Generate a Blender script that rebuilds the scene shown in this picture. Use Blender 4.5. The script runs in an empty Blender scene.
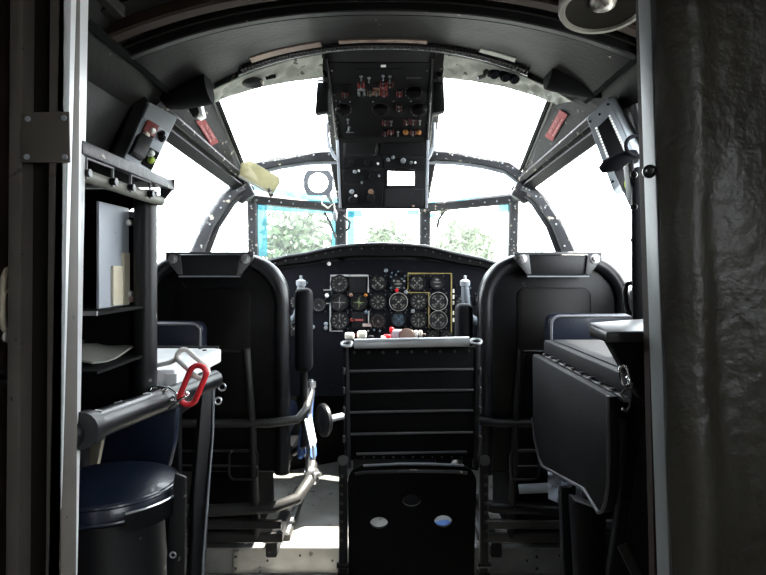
import bpy, bmesh, math, random
from mathutils import Vector, Matrix, Quaternion
random.seed(7)
S = bpy.context.scene
COL = S.collection
V = Vector
PI = math.pi
F = 600.0                      # focal length in pixels of the 766 px wide frame
EYE = V((0, 0, 1.07))

# ------------------------------------------------------------------ camera
cam = bpy.data.cameras.new('camera')
cam.sensor_width = 36.0
cam.lens = 36.0 * F / 766.0
cam.shift_y = -17.5 / 766.0
cam.clip_start = 0.02
camo = bpy.data.objects.new('camera', cam)
camo.location = EYE
camo.rotation_euler = (PI / 2, 0, 0)
COL.objects.link(camo)
S.camera = camo

# ------------------------------------------------------------------ world, sun, exposure
S.view_settings.view_transform = 'Standard'
S.view_settings.look = 'None'
S.view_settings.gamma = 1
S.view_settings.use_curve_mapping = False
S.view_settings.exposure = 0.0
w = bpy.data.worlds.new('world'); S.world = w
w.use_nodes = True
nt = w.node_tree
bg = nt.nodes['Background']
tc = nt.nodes.new('ShaderNodeTexCoord')
sx = nt.nodes.new('ShaderNodeSeparateXYZ')
cr = nt.nodes.new('ShaderNodeValToRGB')
nt.links.new(tc.outputs['Generated'], sx.inputs[0])
nt.links.new(sx.outputs['Z'], cr.inputs[0])
nt.links.new(cr.outputs[0], bg.inputs[0])
cr.color_ramp.elements[0].position = 0.0
cr.color_ramp.elements[0].color = (0.93, 0.97, 1.0, 1)
cr.color_ramp.elements[1].position = 1.0
cr.color_ramp.elements[1].color = (0.80, 0.90, 1.0, 1)
bg.inputs[1].default_value = 15.0
sun = bpy.data.lights.new('sun', 'SUN')
sun.energy = 45.0
sun.angle = math.radians(0.6)
sun.color = (1.0, 0.95, 0.86)
suno = bpy.data.objects.new('sun', sun)
sd = V((0.78, 0.30, 1.66)).normalized()          # towards the sun
suno.rotation_euler = sd.to_track_quat('Z', 'Y').to_euler()
suno.location = (6, 1, 14)
COL.objects.link(suno)


# ------------------------------------------------------------------ helpers
def P(px, py, d):
    """a point d metres ahead of the eye, seen at (px, py)"""
    return V(((px - 383) / F * d, d, EYE.z - (py - 270) / F * d))


def on_plane(px, py, p0, n):
    r = P(px, py, 1.0) - EYE
    t = (p0 - EYE).dot(n) / r.dot(n)
    return EYE + r * t


def mirror(p):
    return V((-p[0], p[1], p[2]))


class MB:
    def __init__(self):
        self.b = bmesh.new()

    def poly(self, pts, faces):
        vs = [self.b.verts.new(V(p)) for p in pts]
        fs = []
        for f in faces:
            try:
                fs.append(self.b.faces.new([vs[i] for i in f]))
            except ValueError:
                pass
        return vs, fs

    def prism(self, pts, ext, bevel=0.0, seg=2):
        """polygon pts (any plane) extruded by vector ext"""
        n = len(pts)
        e = V(ext)
        P2 = [V(p) for p in pts]
        nn = sum(((P2[i] - P2[0]).cross(P2[(i + 1) % n] - P2[0]) for i in range(n)), V())
        if nn.dot(e) > 0:
            P2.reverse()
        vs, fs = self.poly(P2 + [p + e for p in P2],
                           [list(range(n))] + [list(range(2 * n - 1, n - 1, -1))] +
                           [[i, i + n, (i + 1) % n + n, (i + 1) % n][::1] for i in range(n)])
        bmesh.ops.recalc_face_normals(self.b, faces=fs)
        if bevel:
            es = list({ed for f in fs for ed in f.edges})
            bmesh.ops.bevel(self.b, geom=es, offset=bevel, segments=seg, affect='EDGES', profile=0.5, clamp_overlap=True)
        return self

    def box(self, c, s, rot=None, bevel=0.0, seg=2):
        c = V(c); hx, hy, hz = s[0] / 2, s[1] / 2, s[2] / 2
        R = rot if rot is not None else Matrix.Identity(3)
        base = [c + R @ V((x, y, -hz)) for x, y in ((-hx, -hy), (hx, -hy), (hx, hy), (-hx, hy))]
        return self.prism(base, R @ V((0, 0, 2 * hz)), bevel, seg)

    def sweep(self, path, prof, up=(0, 0, 1), closed=False, cap=True):
        """sweep a closed 2-D profile (u = side, v = up) along a path"""
        path = [V(p) for p in path]
        n, m = len(path), len(prof)
        rings = []
        for i, p in enumerate(path):
            if closed:
                t = (path[(i + 1) % n] - path[i - 1]).normalized()
            else:
                a = path[max(i - 1, 0)]; c = path[min(i + 1, n - 1)]
                t = (c - a).normalized()
            u0 = V(up)
            s = t.cross(u0)
            if s.length < 1e-4:
                s = t.cross(V((0, 1, 0.001)))
            s.normalize()
            v = s.cross(t).normalized()
            k = 1.0
            if (closed or 0 < i < n - 1):
                a = (path[i] - path[i - 1]).normalized(); c = (path[(i + 1) % n] - path[i]).normalized()
                k = 1.0 / max(0.5, math.sqrt(max(0.0, (1 + a.dot(c)) / 2)))
            rings.append([self.b.verts.new(p + (s * q[0]) * k + v * q[1]) for q in prof])
        fs = []
        rng = range(n) if closed else range(n - 1)
        for i in rng:
            r0, r1 = rings[i], rings[(i + 1) % n]
            for j in range(m):
                fs.append(self.b.faces.new((r0[j], r0[(j + 1) % m], r1[(j + 1) % m], r1[j])))
        if cap and not closed:
            fs.append(self.b.faces.new(rings[0][::-1])); fs.append(self.b.faces.new(rings[-1]))
        bmesh.ops.recalc_face_normals(self.b, faces=fs)
        return self

    def bar(self, path, w, h, up=(0, 0, 1), r=0.25, closed=False):
        a, b = w / 2, h / 2; c = min(a, b) * r
        prof = [(-a + c, -b), (a - c, -b), (a, -b + c), (a, b - c), (a - c, b), (-a + c, b), (-a, b - c), (-a, -b + c)]
        return self.sweep(path, prof, up, closed)

    def tube(self, path, r, n=12, closed=False, up=(0, 0, 1)):
        path = [V(p) for p in path]
        m = len(path)
        rings = []
        pt = None
        nrm = None
        for i, p in enumerate(path):
            if closed:
                t = (path[(i + 1) % m] - path[i - 1]).normalized()
            else:
                t = (path[min(i + 1, m - 1)] - path[max(i - 1, 0)]).normalized()
            if nrm is None:
                nrm = t.cross(V(up))
                if nrm.length < 1e-3:
                    nrm = t.cross(V((0.3, 1, 0)))
                nrm.normalize()
            else:
                nrm = (nrm - t * nrm.dot(t)).normalized()
            bi = t.cross(nrm)
            rr = r[i] if isinstance(r, (list, tuple)) else r
            rings.append([self.b.verts.new(p + (nrm * math.cos(2 * PI * k / n) + bi * math.sin(2 * PI * k / n)) * rr) for k in range(n)])
        fs = []
        for i in (range(m) if closed else range(m - 1)):
            r0, r1 = rings[i], rings[(i + 1) % m]
            for j in range(n):
                fs.append(self.b.faces.new((r0[j], r0[(j + 1) % n], r1[(j + 1) % n], r1[j])))
        if not closed:
            fs.append(self.b.faces.new(rings[0][::-1])); fs.append(self.b.faces.new(rings[-1]))
        bmesh.ops.recalc_face_normals(self.b, faces=fs)
        return self

    def lathe(self, prof, c, axis=(0, 0, 1), n=24, sx=1.0, sy=1.0, cap=True):
        """profile [(radius, height)] turned about axis through c"""
        c = V(c); q = V(axis).normalized().to_track_quat('Z', 'Y').to_matrix()
        rings = []
        for r, h in prof:
            if r < 1e-6:
                rings.append([self.b.verts.new(c + q @ V((0, 0, h)))])
            else:
                rings.append([self.b.verts.new(c + q @ V((r * sx * math.cos(2 * PI * k / n), r * sy * math.sin(2 * PI * k / n), h))) for k in range(n)])
        fs = []
        for a, b in zip(rings[:-1], rings[1:]):
            for k in range(n):
                k2 = (k + 1) % n
                if len(a) == 1 and len(b) == 1:
                    continue
                if len(a) == 1:
                    fs.append(self.b.faces.new((a[0], b[k2], b[k])))
                elif len(b) == 1:
                    fs.append(self.b.faces.new((a[k], a[k2], b[0])))
                else:
                    fs.append(self.b.faces.new((a[k], a[k2], b[k2], b[k])))
        if cap and len(rings[0]) > 1:
            fs.append(self.b.faces.new(rings[0][::-1]))
        if cap and len(rings[-1]) > 1:
            fs.append(self.b.faces.new(rings[-1]))
        bmesh.ops.recalc_face_normals(self.b, faces=fs)
        return self

    def cyl(self, a, b, r, n=16):
        a, b = V(a), V(b)
        return self.lathe([(r, 0), (r, (b - a).length)], a, b - a, n)

    def ball(self, c, r, s=(1, 1, 1), sub=2):
        res = bmesh.ops.create_icosphere(self.b, subdivisions=sub, radius=r)
        for v in res['verts']:
            v.co = V(c) + V((v.co.x * s[0], v.co.y * s[1], v.co.z * s[2]))
        return self

    def ring(self, c, axis, R, r, n=28, m=8, a0=0.0, a1=2 * PI):
        q = V(axis).normalized().to_track_quat('Z', 'Y').to_matrix()
        full = abs(a1 - a0 - 2 * PI) < 1e-4
        pts = [V(c) + q @ V((R * math.cos(a0 + (a1 - a0) * k / (n if full else n - 1)), R * math.sin(a0 + (a1 - a0) * k / (n if full else n - 1)), 0)) for k in range(n)]
        return self.tube(pts, r, m, closed=full, up=V(axis))

    def build(self, name, mat, parent=None, smooth=True, origin=None):
        me = bpy.data.meshes.new(name)
        b = self.b
        if parent is not None:
            o0 = world_loc(parent)
        elif origin is not None:
            o0 = V(origin)
        else:
            xs = [v.co for v in b.verts]
            lo = V((min(v.x for v in xs), min(v.y for v in xs), min(v.z for v in xs)))
            hi = V((max(v.x for v in xs), max(v.y for v in xs), max(v.z for v in xs)))
            o0 = V(((lo.x + hi.x) / 2, (lo.y + hi.y) / 2, lo.z))
        for v in b.verts:
            v.co -= o0
        if smooth:
            for f in b.faces:
                f.smooth = True
            for e in b.edges:
                if len(e.link_faces) == 2:
                    if e.calc_face_angle(0) > math.radians(38):
                        e.smooth = False
        b.to_mesh(me); b.free()
        me.materials.append(M[mat])
        o = bpy.data.objects.new(name, me)
        COL.objects.link(o)
        if parent is not None:
            o.parent = parent
        else:
            o.location = o0
        return o


def dots(name, mname, parent, pts, axis, r, n=8):
    """small round heads (rivets, screws), each an object of its own sharing one mesh"""
    m = MB(); m.lathe([(r, 0), (r * .85, r * .5), (0, r * .7)], (0, 0, 0), axis, n)
    o0 = world_loc(parent)
    first = None
    for p in pts:
        if first is None:
            for v in m.b.verts: v.co += o0
            first = m.build(name, mname, parent); o = first
        else:
            o = first.copy(); COL.objects.link(o)
        o.parent = parent; o.location = V(p) - o0
    return first


def plate2d(name, mname, parent, loops, o, xd, yd, t, bevel=0.0):
    """flat plate with holes: loops of (x, y) in the plane through o; centred thickness t"""
    cu = bpy.data.curves.new('plate', 'CURVE'); cu.dimensions = '2D'; cu.fill_mode = 'BOTH'; cu.extrude = t / 2; cu.bevel_depth = bevel
    for lp_ in loops:
        sp = cu.splines.new('POLY'); sp.points.add(len(lp_) - 1); sp.use_cyclic_u = True
        for q, c in zip(sp.points, lp_): q.co = (c[0], c[1], 0, 1)
    to = bpy.data.objects.new('plate', cu); COL.objects.link(to)
    bpy.context.view_layer.update()
    me = bpy.data.meshes.new_from_object(to.evaluated_get(bpy.context.evaluated_depsgraph_get()))
    bpy.data.objects.remove(to); bpy.data.curves.remove(cu)
    x = V(xd).normalized(); z = x.cross(V(yd)).normalized(); y = z.cross(x)
    R = Matrix((x, y, z)).transposed(); o0 = world_loc(parent) if parent is not None else V((0, 0, 0))
    for v in me.vertices: v.co = V(o) + R @ v.co - o0
    me.name = name
    me.materials.clear(); me.materials.append(M[mname])
    ob_ = bpy.data.objects.new(name, me); COL.objects.link(ob_); ob_.parent = parent
    return ob_


def rrect(x0, y0, x1, y1, r, n=8):
    pts = []
    for cx, cy, a0 in ((x1 - r, y0 + r, -PI / 2), (x1 - r, y1 - r, 0), (x0 + r, y1 - r, PI / 2), (x0 + r, y0 + r, PI)):
        for k in range(n + 1):
            a = a0 + PI / 2 * k / n; pts.append((cx + r * math.cos(a), cy + r * math.sin(a)))
    return pts


def world_loc(o):
    l = V(o.location)
    while o.parent is not None:
        o = o.parent
        l += V(o.location)
    return l


def tag(o, label, cat, group=None, kind=None):
    o['label'] = label; o['category'] = cat
    if group: o['group'] = group
    if kind: o['kind'] = kind
    return o


def thing(name, label, cat, loc, group=None):
    o = bpy.data.objects.new(name, None)
    o.empty_display_size = 0.05
    COL.objects.link(o)
    o.location = V(loc)
    return tag(o, label, cat, group)


def struct(o, label=None):
    o['kind'] = 'structure'
    if label: o['label'] = label
    return o


def kids(o):
    return [c for c in bpy.data.objects if c.parent == o]


def copy_tree(o, parent=None):
    c = o.copy(); COL.objects.link(c)
    if parent is not None: c.parent = parent
    for ch in kids(o):
        copy_tree(ch, c)
    return c


def text_mesh(s, size, mat_name, name, parent, p, xdir, ydir, depth=0.0006):
    cu = bpy.data.curves.new('lettering', 'FONT'); cu.body = s; cu.size = size; cu.extrude = depth
    cu.align_x = 'CENTER'; cu.align_y = 'CENTER'
    to = bpy.data.objects.new('lettering', cu); COL.objects.link(to)
    bpy.context.view_layer.update()
    me = bpy.data.meshes.new_from_object(to.evaluated_get(bpy.context.evaluated_depsgraph_get()))
    bpy.data.objects.remove(to); bpy.data.curves.remove(cu)
    x = V(xdir).normalized(); z = x.cross(V(ydir)).normalized(); y = z.cross(x)
    R = Matrix((x, y, z)).transposed()
    o0 = world_loc(parent)
    for v in me.vertices:
        v.co = V(p) + R @ v.co - o0
    me.materials.clear(); me.materials.append(M[mat_name])
    o = bpy.data.objects.new(name, me); COL.objects.link(o); o.parent = parent
    return o


# ------------------------------------------------------------------ materials
M = {}


def mat(name, col, rough=0.5, metal=0.0, spec=0.5, chips=None, chip_amt=0.0, chip_scale=40, var=0.0, var_scale=6, bump=0.0, bump_scale=60, col2=None, stretch=None, coat=0.0):
    m = bpy.data.materials.new(name); m.use_nodes = True
    n = m.node_tree; L = n.links
    bs = n.nodes['Principled BSDF']
    bs.inputs['Roughness'].default_value = rough
    bs.inputs['Metallic'].default_value = metal
    bs.inputs['Specular IOR Level'].default_value = spec
    bs.inputs['Coat Weight'].default_value = coat
    bs.inputs['Base Color'].default_value = (*col, 1)
    t = n.nodes.new('ShaderNodeTexCoord')
    src = t.outputs['Object']
    if stretch:
        mp = n.nodes.new('ShaderNodeMapping'); mp.inputs['Scale'].default_value = stretch
        L.new(src, mp.inputs[0]); src = mp.outputs[0]
    cur = None
    if var > 0:
        nz = n.nodes.new('ShaderNodeTexNoise'); nz.inputs['Scale'].default_value = var_scale; nz.inputs['Detail'].default_value = 6
        L.new(src, nz.inputs['Vector'])
        mx = n.nodes.new('ShaderNodeMix'); mx.data_type = 'RGBA'
        c2 = col2 or tuple(c * (1 - var) for c in col)
        mx.inputs['A'].default_value = (*c2, 1); mx.inputs['B'].default_value = (*col, 1)
        rp = n.nodes.new('ShaderNodeValToRGB'); rp.color_ramp.elements[0].position = 0.36; rp.color_ramp.elements[1].position = 0.64
        L.new(nz.outputs['Fac'], rp.inputs[0]); L.new(rp.outputs[0], mx.inputs['Factor'])
        cur = mx.outputs['Result']
        rr = n.nodes.new('ShaderNodeMapRange'); rr.inputs['To Min'].default_value = max(0.05, rough - 0.1); rr.inputs['To Max'].default_value = min(1, rough + 0.12)
        L.new(nz.outputs['Fac'], rr.inputs[0]); L.new(rr.outputs[0], bs.inputs['Roughness'])
    if chips:
        nz2 = n.nodes.new('ShaderNodeTexNoise'); nz2.inputs['Scale'].default_value = chip_scale; nz2.inputs['Detail'].default_value = 3
        L.new(src, nz2.inputs['Vector'])
        rp2 = n.nodes.new('ShaderNodeValToRGB'); e = rp2.color_ramp.elements
        e[0].position = 0.72 - chip_amt; e[1].position = 0.75 - chip_amt
        L.new(nz2.outputs['Fac'], rp2.inputs[0])
        m2 = n.nodes.new('ShaderNodeMix'); m2.data_type = 'RGBA'
        if cur is not None: L.new(cur, m2.inputs['A'])
        else: m2.inputs['A'].default_value = (*col, 1)
        m2.inputs['B'].default_value = (*chips, 1)
        L.new(rp2.outputs[0], m2.inputs['Factor'])
        cur = m2.outputs['Result']
    if cur is not None: L.new(cur, bs.inputs['Base Color'])
    if bump > 0:
        nb = n.nodes.new('ShaderNodeTexNoise'); nb.inputs['Scale'].default_value = bump_scale; nb.inputs['Detail'].default_value = 4
        L.new(src, nb.inputs['Vector'])
        bp = n.nodes.new('ShaderNodeBump'); bp.inputs['Strength'].default_value = bump; bp.inputs['Distance'].default_value = 0.01
        L.new(nb.outputs['Fac'], bp.inputs['Height']); L.new(bp.outputs[0], bs.inputs['Normal'])
    M[name] = m
    return m


mat('black_paint', (0.0096, 0.0096, 0.0108), 0.42, spec=0.35, var=0.4, chips=(0.16, 0.15, 0.13), chip_amt=0.0, chip_scale=45, bump=0.05)
mat('black_gloss', (0.0084, 0.0084, 0.0098), 0.33, spec=0.5, var=0.3, chips=(0.25, 0.24, 0.22), chip_amt=-0.02, chip_scale=50)
mat('black_matte', (0.0028, 0.0028, 0.003), 0.75, spec=0.1, var=0.3)
mat('wrinkle_black', (0.0043, 0.0045, 0.0056), 0.6, spec=0.18, var=0.3, bump=0.12, bump_scale=220)
mat('panel_navy', (0.0045, 0.0051, 0.0077), 0.6, spec=0.08, var=0.3, chips=(0.06, 0.06, 0.06), chip_amt=0.0, chip_scale=90)
mat('panel_grey_black', (0.0132, 0.0132, 0.015), 0.5, spec=0.3, var=0.25, chips=(0.09, 0.09, 0.09), chip_amt=-0.01, chip_scale=80)
mat('frame_paint', (0.027, 0.027, 0.03), 0.45, spec=0.4, var=0.5, var_scale=9, chips=(0.36, 0.32, 0.25), chip_amt=0.07, chip_scale=38, bump=0.15)
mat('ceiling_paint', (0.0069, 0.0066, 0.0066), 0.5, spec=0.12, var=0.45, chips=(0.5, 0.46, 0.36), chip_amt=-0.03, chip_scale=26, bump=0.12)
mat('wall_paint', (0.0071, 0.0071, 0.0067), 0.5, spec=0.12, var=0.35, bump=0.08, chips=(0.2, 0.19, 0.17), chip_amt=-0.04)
mat('grey_paint', (0.25, 0.27, 0.29), 0.45, var=0.25, chips=(0.06, 0.06, 0.06), chip_amt=0.0, chip_scale=50)
mat('blue_grey_paint', (0.36, 0.39, 0.43), 0.4, var=0.2, chips=(0.05, 0.05, 0.05), chip_amt=-0.01)
mat('aluminium', (0.56, 0.57, 0.58), 0.38, metal=0.75, var=0.25, chips=(0.18, 0.17, 0.16), chip_amt=0.0, chip_scale=60, stretch=(1, 1, 0.25))
mat('bare_metal', (0.62, 0.62, 0.62), 0.3, metal=0.9, var=0.2)
mat('chrome', (0.75, 0.75, 0.75), 0.15, metal=1.0)
mat('jamb_paint', (0.84, 0.85, 0.86), 0.3, metal=0.15, var=0.3, chips=(0.12, 0.12, 0.12), chip_amt=0.02, chip_scale=30, stretch=(1, 1, 0.2))
mat('jamb_grey', (0.273, 0.286, 0.286), 0.42, metal=0.2, var=0.35, chips=(0.12, 0.11, 0.10), chip_amt=0.03, chip_scale=30, stretch=(1, 1, 0.2))
mat('column_taupe', (0.0863, 0.075, 0.0638), 0.6, spec=0.3, var=0.35, chips=(0.03, 0.025, 0.02), chip_amt=0.04, chip_scale=30)
mat('column_brown', (0.033, 0.0216, 0.0168), 0.7, spec=0.2, var=0.4)
mat('column_black', (0.0096, 0.0078, 0.0066), 0.7, spec=0.2, var=0.4)
mat('seat_navy', (0.0065, 0.0101, 0.0216), 0.32, spec=0.35, var=0.3, bump=0.06, bump_scale=120, coat=0.15)
mat('seat_black', (0.0037, 0.0037, 0.0043), 0.36, spec=0.22, var=0.3, chips=(0.10, 0.09, 0.08), chip_amt=-0.02, chip_scale=30, bump=0.05)
mat('seat_brown_back', (0.0047, 0.0037, 0.0032), 0.42, spec=0.15, var=0.4, chips=(0.12, 0.10, 0.08), chip_amt=-0.02)
mat('piping_grey', (0.14, 0.14, 0.15), 0.5)
mat('white_metal', (0.88, 0.89, 0.90), 0.35, var=0.12, chips=(0.12, 0.12, 0.12), chip_amt=-0.03)
mat('ivory', (0.72, 0.68, 0.58), 0.4, var=0.15)
mat('white_paint', (0.80, 0.80, 0.78), 0.5)
mat('white_plastic', (0.80, 0.78, 0.74), 0.35)
mat('red_plastic', (0.62, 0.020, 0.028), 0.3)
mat('red_paint', (0.25, 0.0125, 0.015), 0.45)
mat('dark_red', (0.13, 0.018, 0.016), 0.5)
mat('placard_red', (0.36, 0.07, 0.07), 0.5, var=0.2)
mat('placard_pink', (0.62, 0.32, 0.31), 0.5)
mat('amber', (0.3, 0.12, 0.03), 0.25)
mat('tan_paint', (0.20, 0.12, 0.08), 0.5)
mat('brown_plastic', (0.0225, 0.0101, 0.0067), 0.4)
mat('yellow_line', (0.26, 0.20, 0.06), 0.6, var=0.4, var_scale=40)
mat('white_line', (0.40, 0.40, 0.38), 0.6, var=0.4, var_scale=40)
mat('pink_line', (0.40, 0.30, 0.28), 0.6)
mat('marking_white', (0.16, 0.156, 0.136), 0.6)
mat('marking_green', (0.20, 0.23, 0.10), 0.6)
mat('marking_blue', (0.065, 0.1, 0.13), 0.6)
mat('dial_black', (0.008, 0.008, 0.009), 0.35)
mat('dial_blue', (0.015, 0.025, 0.0325), 0.4)
mat('bezel_black', (0.0084, 0.0084, 0.0096), 0.4, spec=0.15)
mat('bezel_white', (0.24, 0.23, 0.21), 0.4)
mat('liner', (0.46, 0.48, 0.43), 0.65, var=0.35, col2=(0.28, 0.29, 0.26), var_scale=12, chips=(0.10, 0.10, 0.09), chip_amt=0.07, chip_scale=24, bump=0.7, bump_scale=16)
mat('vinyl', (0.0364, 0.0325, 0.0232), 0.42, spec=0.45, var=0.4, col2=(0.024, 0.021, 0.015), var_scale=5, bump=0.5, bump_scale=38)
mat('vinyl_edge', (0.34, 0.30, 0.19), 0.6, var=0.4, bump=0.2)
mat('floor_metal', (0.30, 0.29, 0.27), 0.5, metal=0.1, var=0.4, col2=(0.18, 0.17, 0.155), var_scale=5, chips=(0.07, 0.065, 0.06), chip_amt=0.05, chip_scale=22, bump=0.1)
mat('riser_metal', (0.372, 0.372, 0.3472), 0.45, metal=0.0, var=0.4, chips=(0.08, 0.08, 0.07), chip_amt=0.02, chip_scale=20)
mat('rail_dark', (0.06, 0.058, 0.055), 0.4, metal=0.4, var=0.4)
mat('tan_strip', (0.28, 0.21, 0.17), 0.6, var=0.5, var_scale=10, col2=(0.09, 0.06, 0.05))
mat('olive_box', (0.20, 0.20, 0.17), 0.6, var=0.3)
mat('beige_board', (0.62, 0.55, 0.42), 0.6, var=0.2)
mat('blue_cloth', (0.06, 0.14, 0.36), 0.8, var=0.3, bump=0.3, bump_scale=30)
mat('pale_cloth', (0.55, 0.60, 0.68), 0.8, var=0.2)
mat('rope', (0.55, 0.52, 0.46), 0.8, bump=0.4, bump_scale=200)
mat('cream_pipe', (0.62, 0.56, 0.42), 0.45, var=0.2)
mat('orange', (0.55, 0.20, 0.04), 0.5)
mat('cone_paper', (0.012, 0.011, 0.009), 0.8, spec=0.05)
mat('speaker_rim', (0.24, 0.23, 0.20), 0.45, metal=0.3, var=0.4)
mat('speaker_cap', (0.50, 0.48, 0.44), 0.35, metal=0.6, var=0.8, var_scale=40, col2=(0.06, 0.05, 0.05))
mat('lime', (0.45, 0.62, 0.10), 0.4)
mat('bracket_grey', (0.085, 0.09, 0.10), 0.5, var=0.2)
mat('horn_grey', (0.15, 0.17, 0.19), 0.4, var=0.2)
mat('dome_black', (0.004, 0.004, 0.0045), 0.85, spec=0.05)
mat('switch_grey', (0.20, 0.20, 0.20), 0.5)
mat('worn_grey', (0.0975, 0.0975, 0.1013), 0.4, metal=0.3, var=0.3)
mat('rubber', (0.012, 0.012, 0.013), 0.7)
mat('bark', (0.10, 0.07, 0.05), 0.9)
mat('leaf_green', (0.064, 0.0989, 0.0465), 0.7, var=0.5)
mat('leaf_light', (0.096, 0.1344, 0.064), 0.7, var=0.5)
mat('grass', (0.24, 0.24, 0.22), 0.9, var=0.3, var_scale=0.6)


def glass(name, tint, haze, hazecol, scale, lo, hi):
    """thin pane: clear, with a dusty translucent film in patches and a weak mirror"""
    m = bpy.data.materials.new(name); m.use_nodes = True
    n = m.node_tree; n.nodes.clear(); L = n.links
    out = n.nodes.new('ShaderNodeOutputMaterial')
    tr = n.nodes.new('ShaderNodeBsdfTransparent'); tr.inputs[0].default_value = (*tint, 1)
    tl = n.nodes.new('ShaderNodeBsdfTranslucent'); tl.inputs[0].default_value = (*hazecol, 1)
    gl = n.nodes.new('ShaderNodeBsdfGlossy'); gl.inputs['Roughness'].default_value = 0.05
    t = n.nodes.new('ShaderNodeTexCoord'); nz = n.nodes.new('ShaderNodeTexNoise')
    nz.inputs['Scale'].default_value = scale; nz.inputs['Detail'].default_value = 8
    L.new(t.outputs['Object'], nz.inputs['Vector'])
    mr = n.nodes.new('ShaderNodeMapRange'); mr.inputs['From Min'].default_value = 0.35; mr.inputs['From Max'].default_value = 0.65
    mr.inputs['To Min'].default_value = lo; mr.inputs['To Max'].default_value = hi
    L.new(nz.outputs['Fac'], mr.inputs[0])
    mx = n.nodes.new('ShaderNodeMixShader'); L.new(mr.outputs[0], mx.inputs[0]); L.new(tr.outputs[0], mx.inputs[1]); L.new(tl.outputs[0], mx.inputs[2])
    m2 = n.nodes.new('ShaderNodeMixShader'); m2.inputs[0].default_value = 0.04
    L.new(mx.outputs[0], m2.inputs[1]); L.new(gl.outputs[0], m2.inputs[2]); L.new(m2.outputs[0], out.inputs[0])
    M[name] = m


glass('glass_clear', (0.97, 0.98, 0.98), 0, (0.9, 0.92, 0.92), 30, 0.02, 0.08)
glass('glass_dusty', (0.90, 0.95, 0.94), 0, (0.85, 0.88, 0.84), 34, 0.10, 0.26)
glass('glass_smeared', (0.86, 0.93, 0.90), 0, (0.8, 0.86, 0.80), 60, 0.02, 0.055)
glass('film_cyan', (0.045, 0.13, 0.16), 0, (0.10, 0.26, 0.30), 20, 0.25, 0.45)
glass('plastic_olive', (0.24, 0.235, 0.18), 0, (0.25, 0.245, 0.19), 12, 0.5, 0.8)
glass('plastic_bag', (0.75, 0.78, 0.82), 0, (0.7, 0.72, 0.78), 12, 0.4, 0.7)

# ------------------------------------------------------------------ the shell
A = V((.223, 3.37, 1.19)); B = V((.223, 3.35, 1.41))
SB = V((.667, 3.10, 1.10)); ST = V((.666, 3.05, 1.424))
C = V((.69, 2.92, 1.465)); D = V((.86, 2.75, 1.13)); D0 = V((.875, 2.72, .98))
E = V((.825, 2.10, 1.60)); WR = V((.935, 2.05, .98))
FF = V((.655, 2.34, 1.750)); G = V((.665, 2.86, 1.555)); H = V((.228, 2.34, 1.840)); I = V((.25, 3.02, 1.648))
K = V((.74, 2.20, 1.70))
TH = 0.03


def slab(mb, pts, inside=(0, 2.0, 1.0), t=TH):
    """a thick panel: polygon pts with its thickness on the outer side"""
    pts = [V(p) for p in pts]
    n = V()
    for i in range(len(pts)):
        n += (pts[i] - pts[0]).cross(pts[(i + 1) % len(pts)] - pts[0])
    n.normalize()
    c = sum(pts, V()) / len(pts)
    if n.dot(c - V(inside)) < 0: n = -n
    mb.prism(pts, n * t)


prof = [(0, 1.935), (.25, 1.92), (.45, 1.885), (.62, 1.815), (.74, 1.70)]
wallp = [(.74, 1.70), (.825, 1.60), (.91, 1.25), (.935, .98), (.95, .7), (.90, .3), (.80, -.13)]
YB = -2.3
# ceiling
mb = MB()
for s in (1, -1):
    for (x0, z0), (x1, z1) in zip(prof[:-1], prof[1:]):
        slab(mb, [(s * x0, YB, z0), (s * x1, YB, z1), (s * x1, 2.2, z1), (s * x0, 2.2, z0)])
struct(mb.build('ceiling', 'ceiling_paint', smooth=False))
# roof strip between the arch and the roof windows, spine over the overhead panel, bands beside the roof windows
mb = MB()
mid = V((.45, 2.34, 1.812))
for s in (1, -1):
    q = lambda p: V((s * p[0], p[1], p[2]))
    slab(mb, [q((0, 2.2, 1.935)), q((.25, 2.2, 1.92)), q(H), q((0, 2.34, 1.90))])
    slab(mb, [q((.25, 2.2, 1.92)), q((.45, 2.2, 1.885)), q(mid), q(H)])
    slab(mb, [q((.45, 2.2, 1.885)), q((.62, 2.2, 1.815)), q(FF), q(mid)])
    slab(mb, [q((.62, 2.2, 1.815)), q(K), q(FF)])
    slab(mb, [q(K), q(E), q(FF)])
    slab(mb, [q(E), q(C), q(FF)])
    slab(mb, [q(C), q(G), q(FF)])
    slab(mb, [q((0, 2.34, 1.90)), q(H), q(I), q((0, 3.02, 1.67))])
struct(mb.build('trim_1', 'frame_paint', smooth=False))
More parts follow.
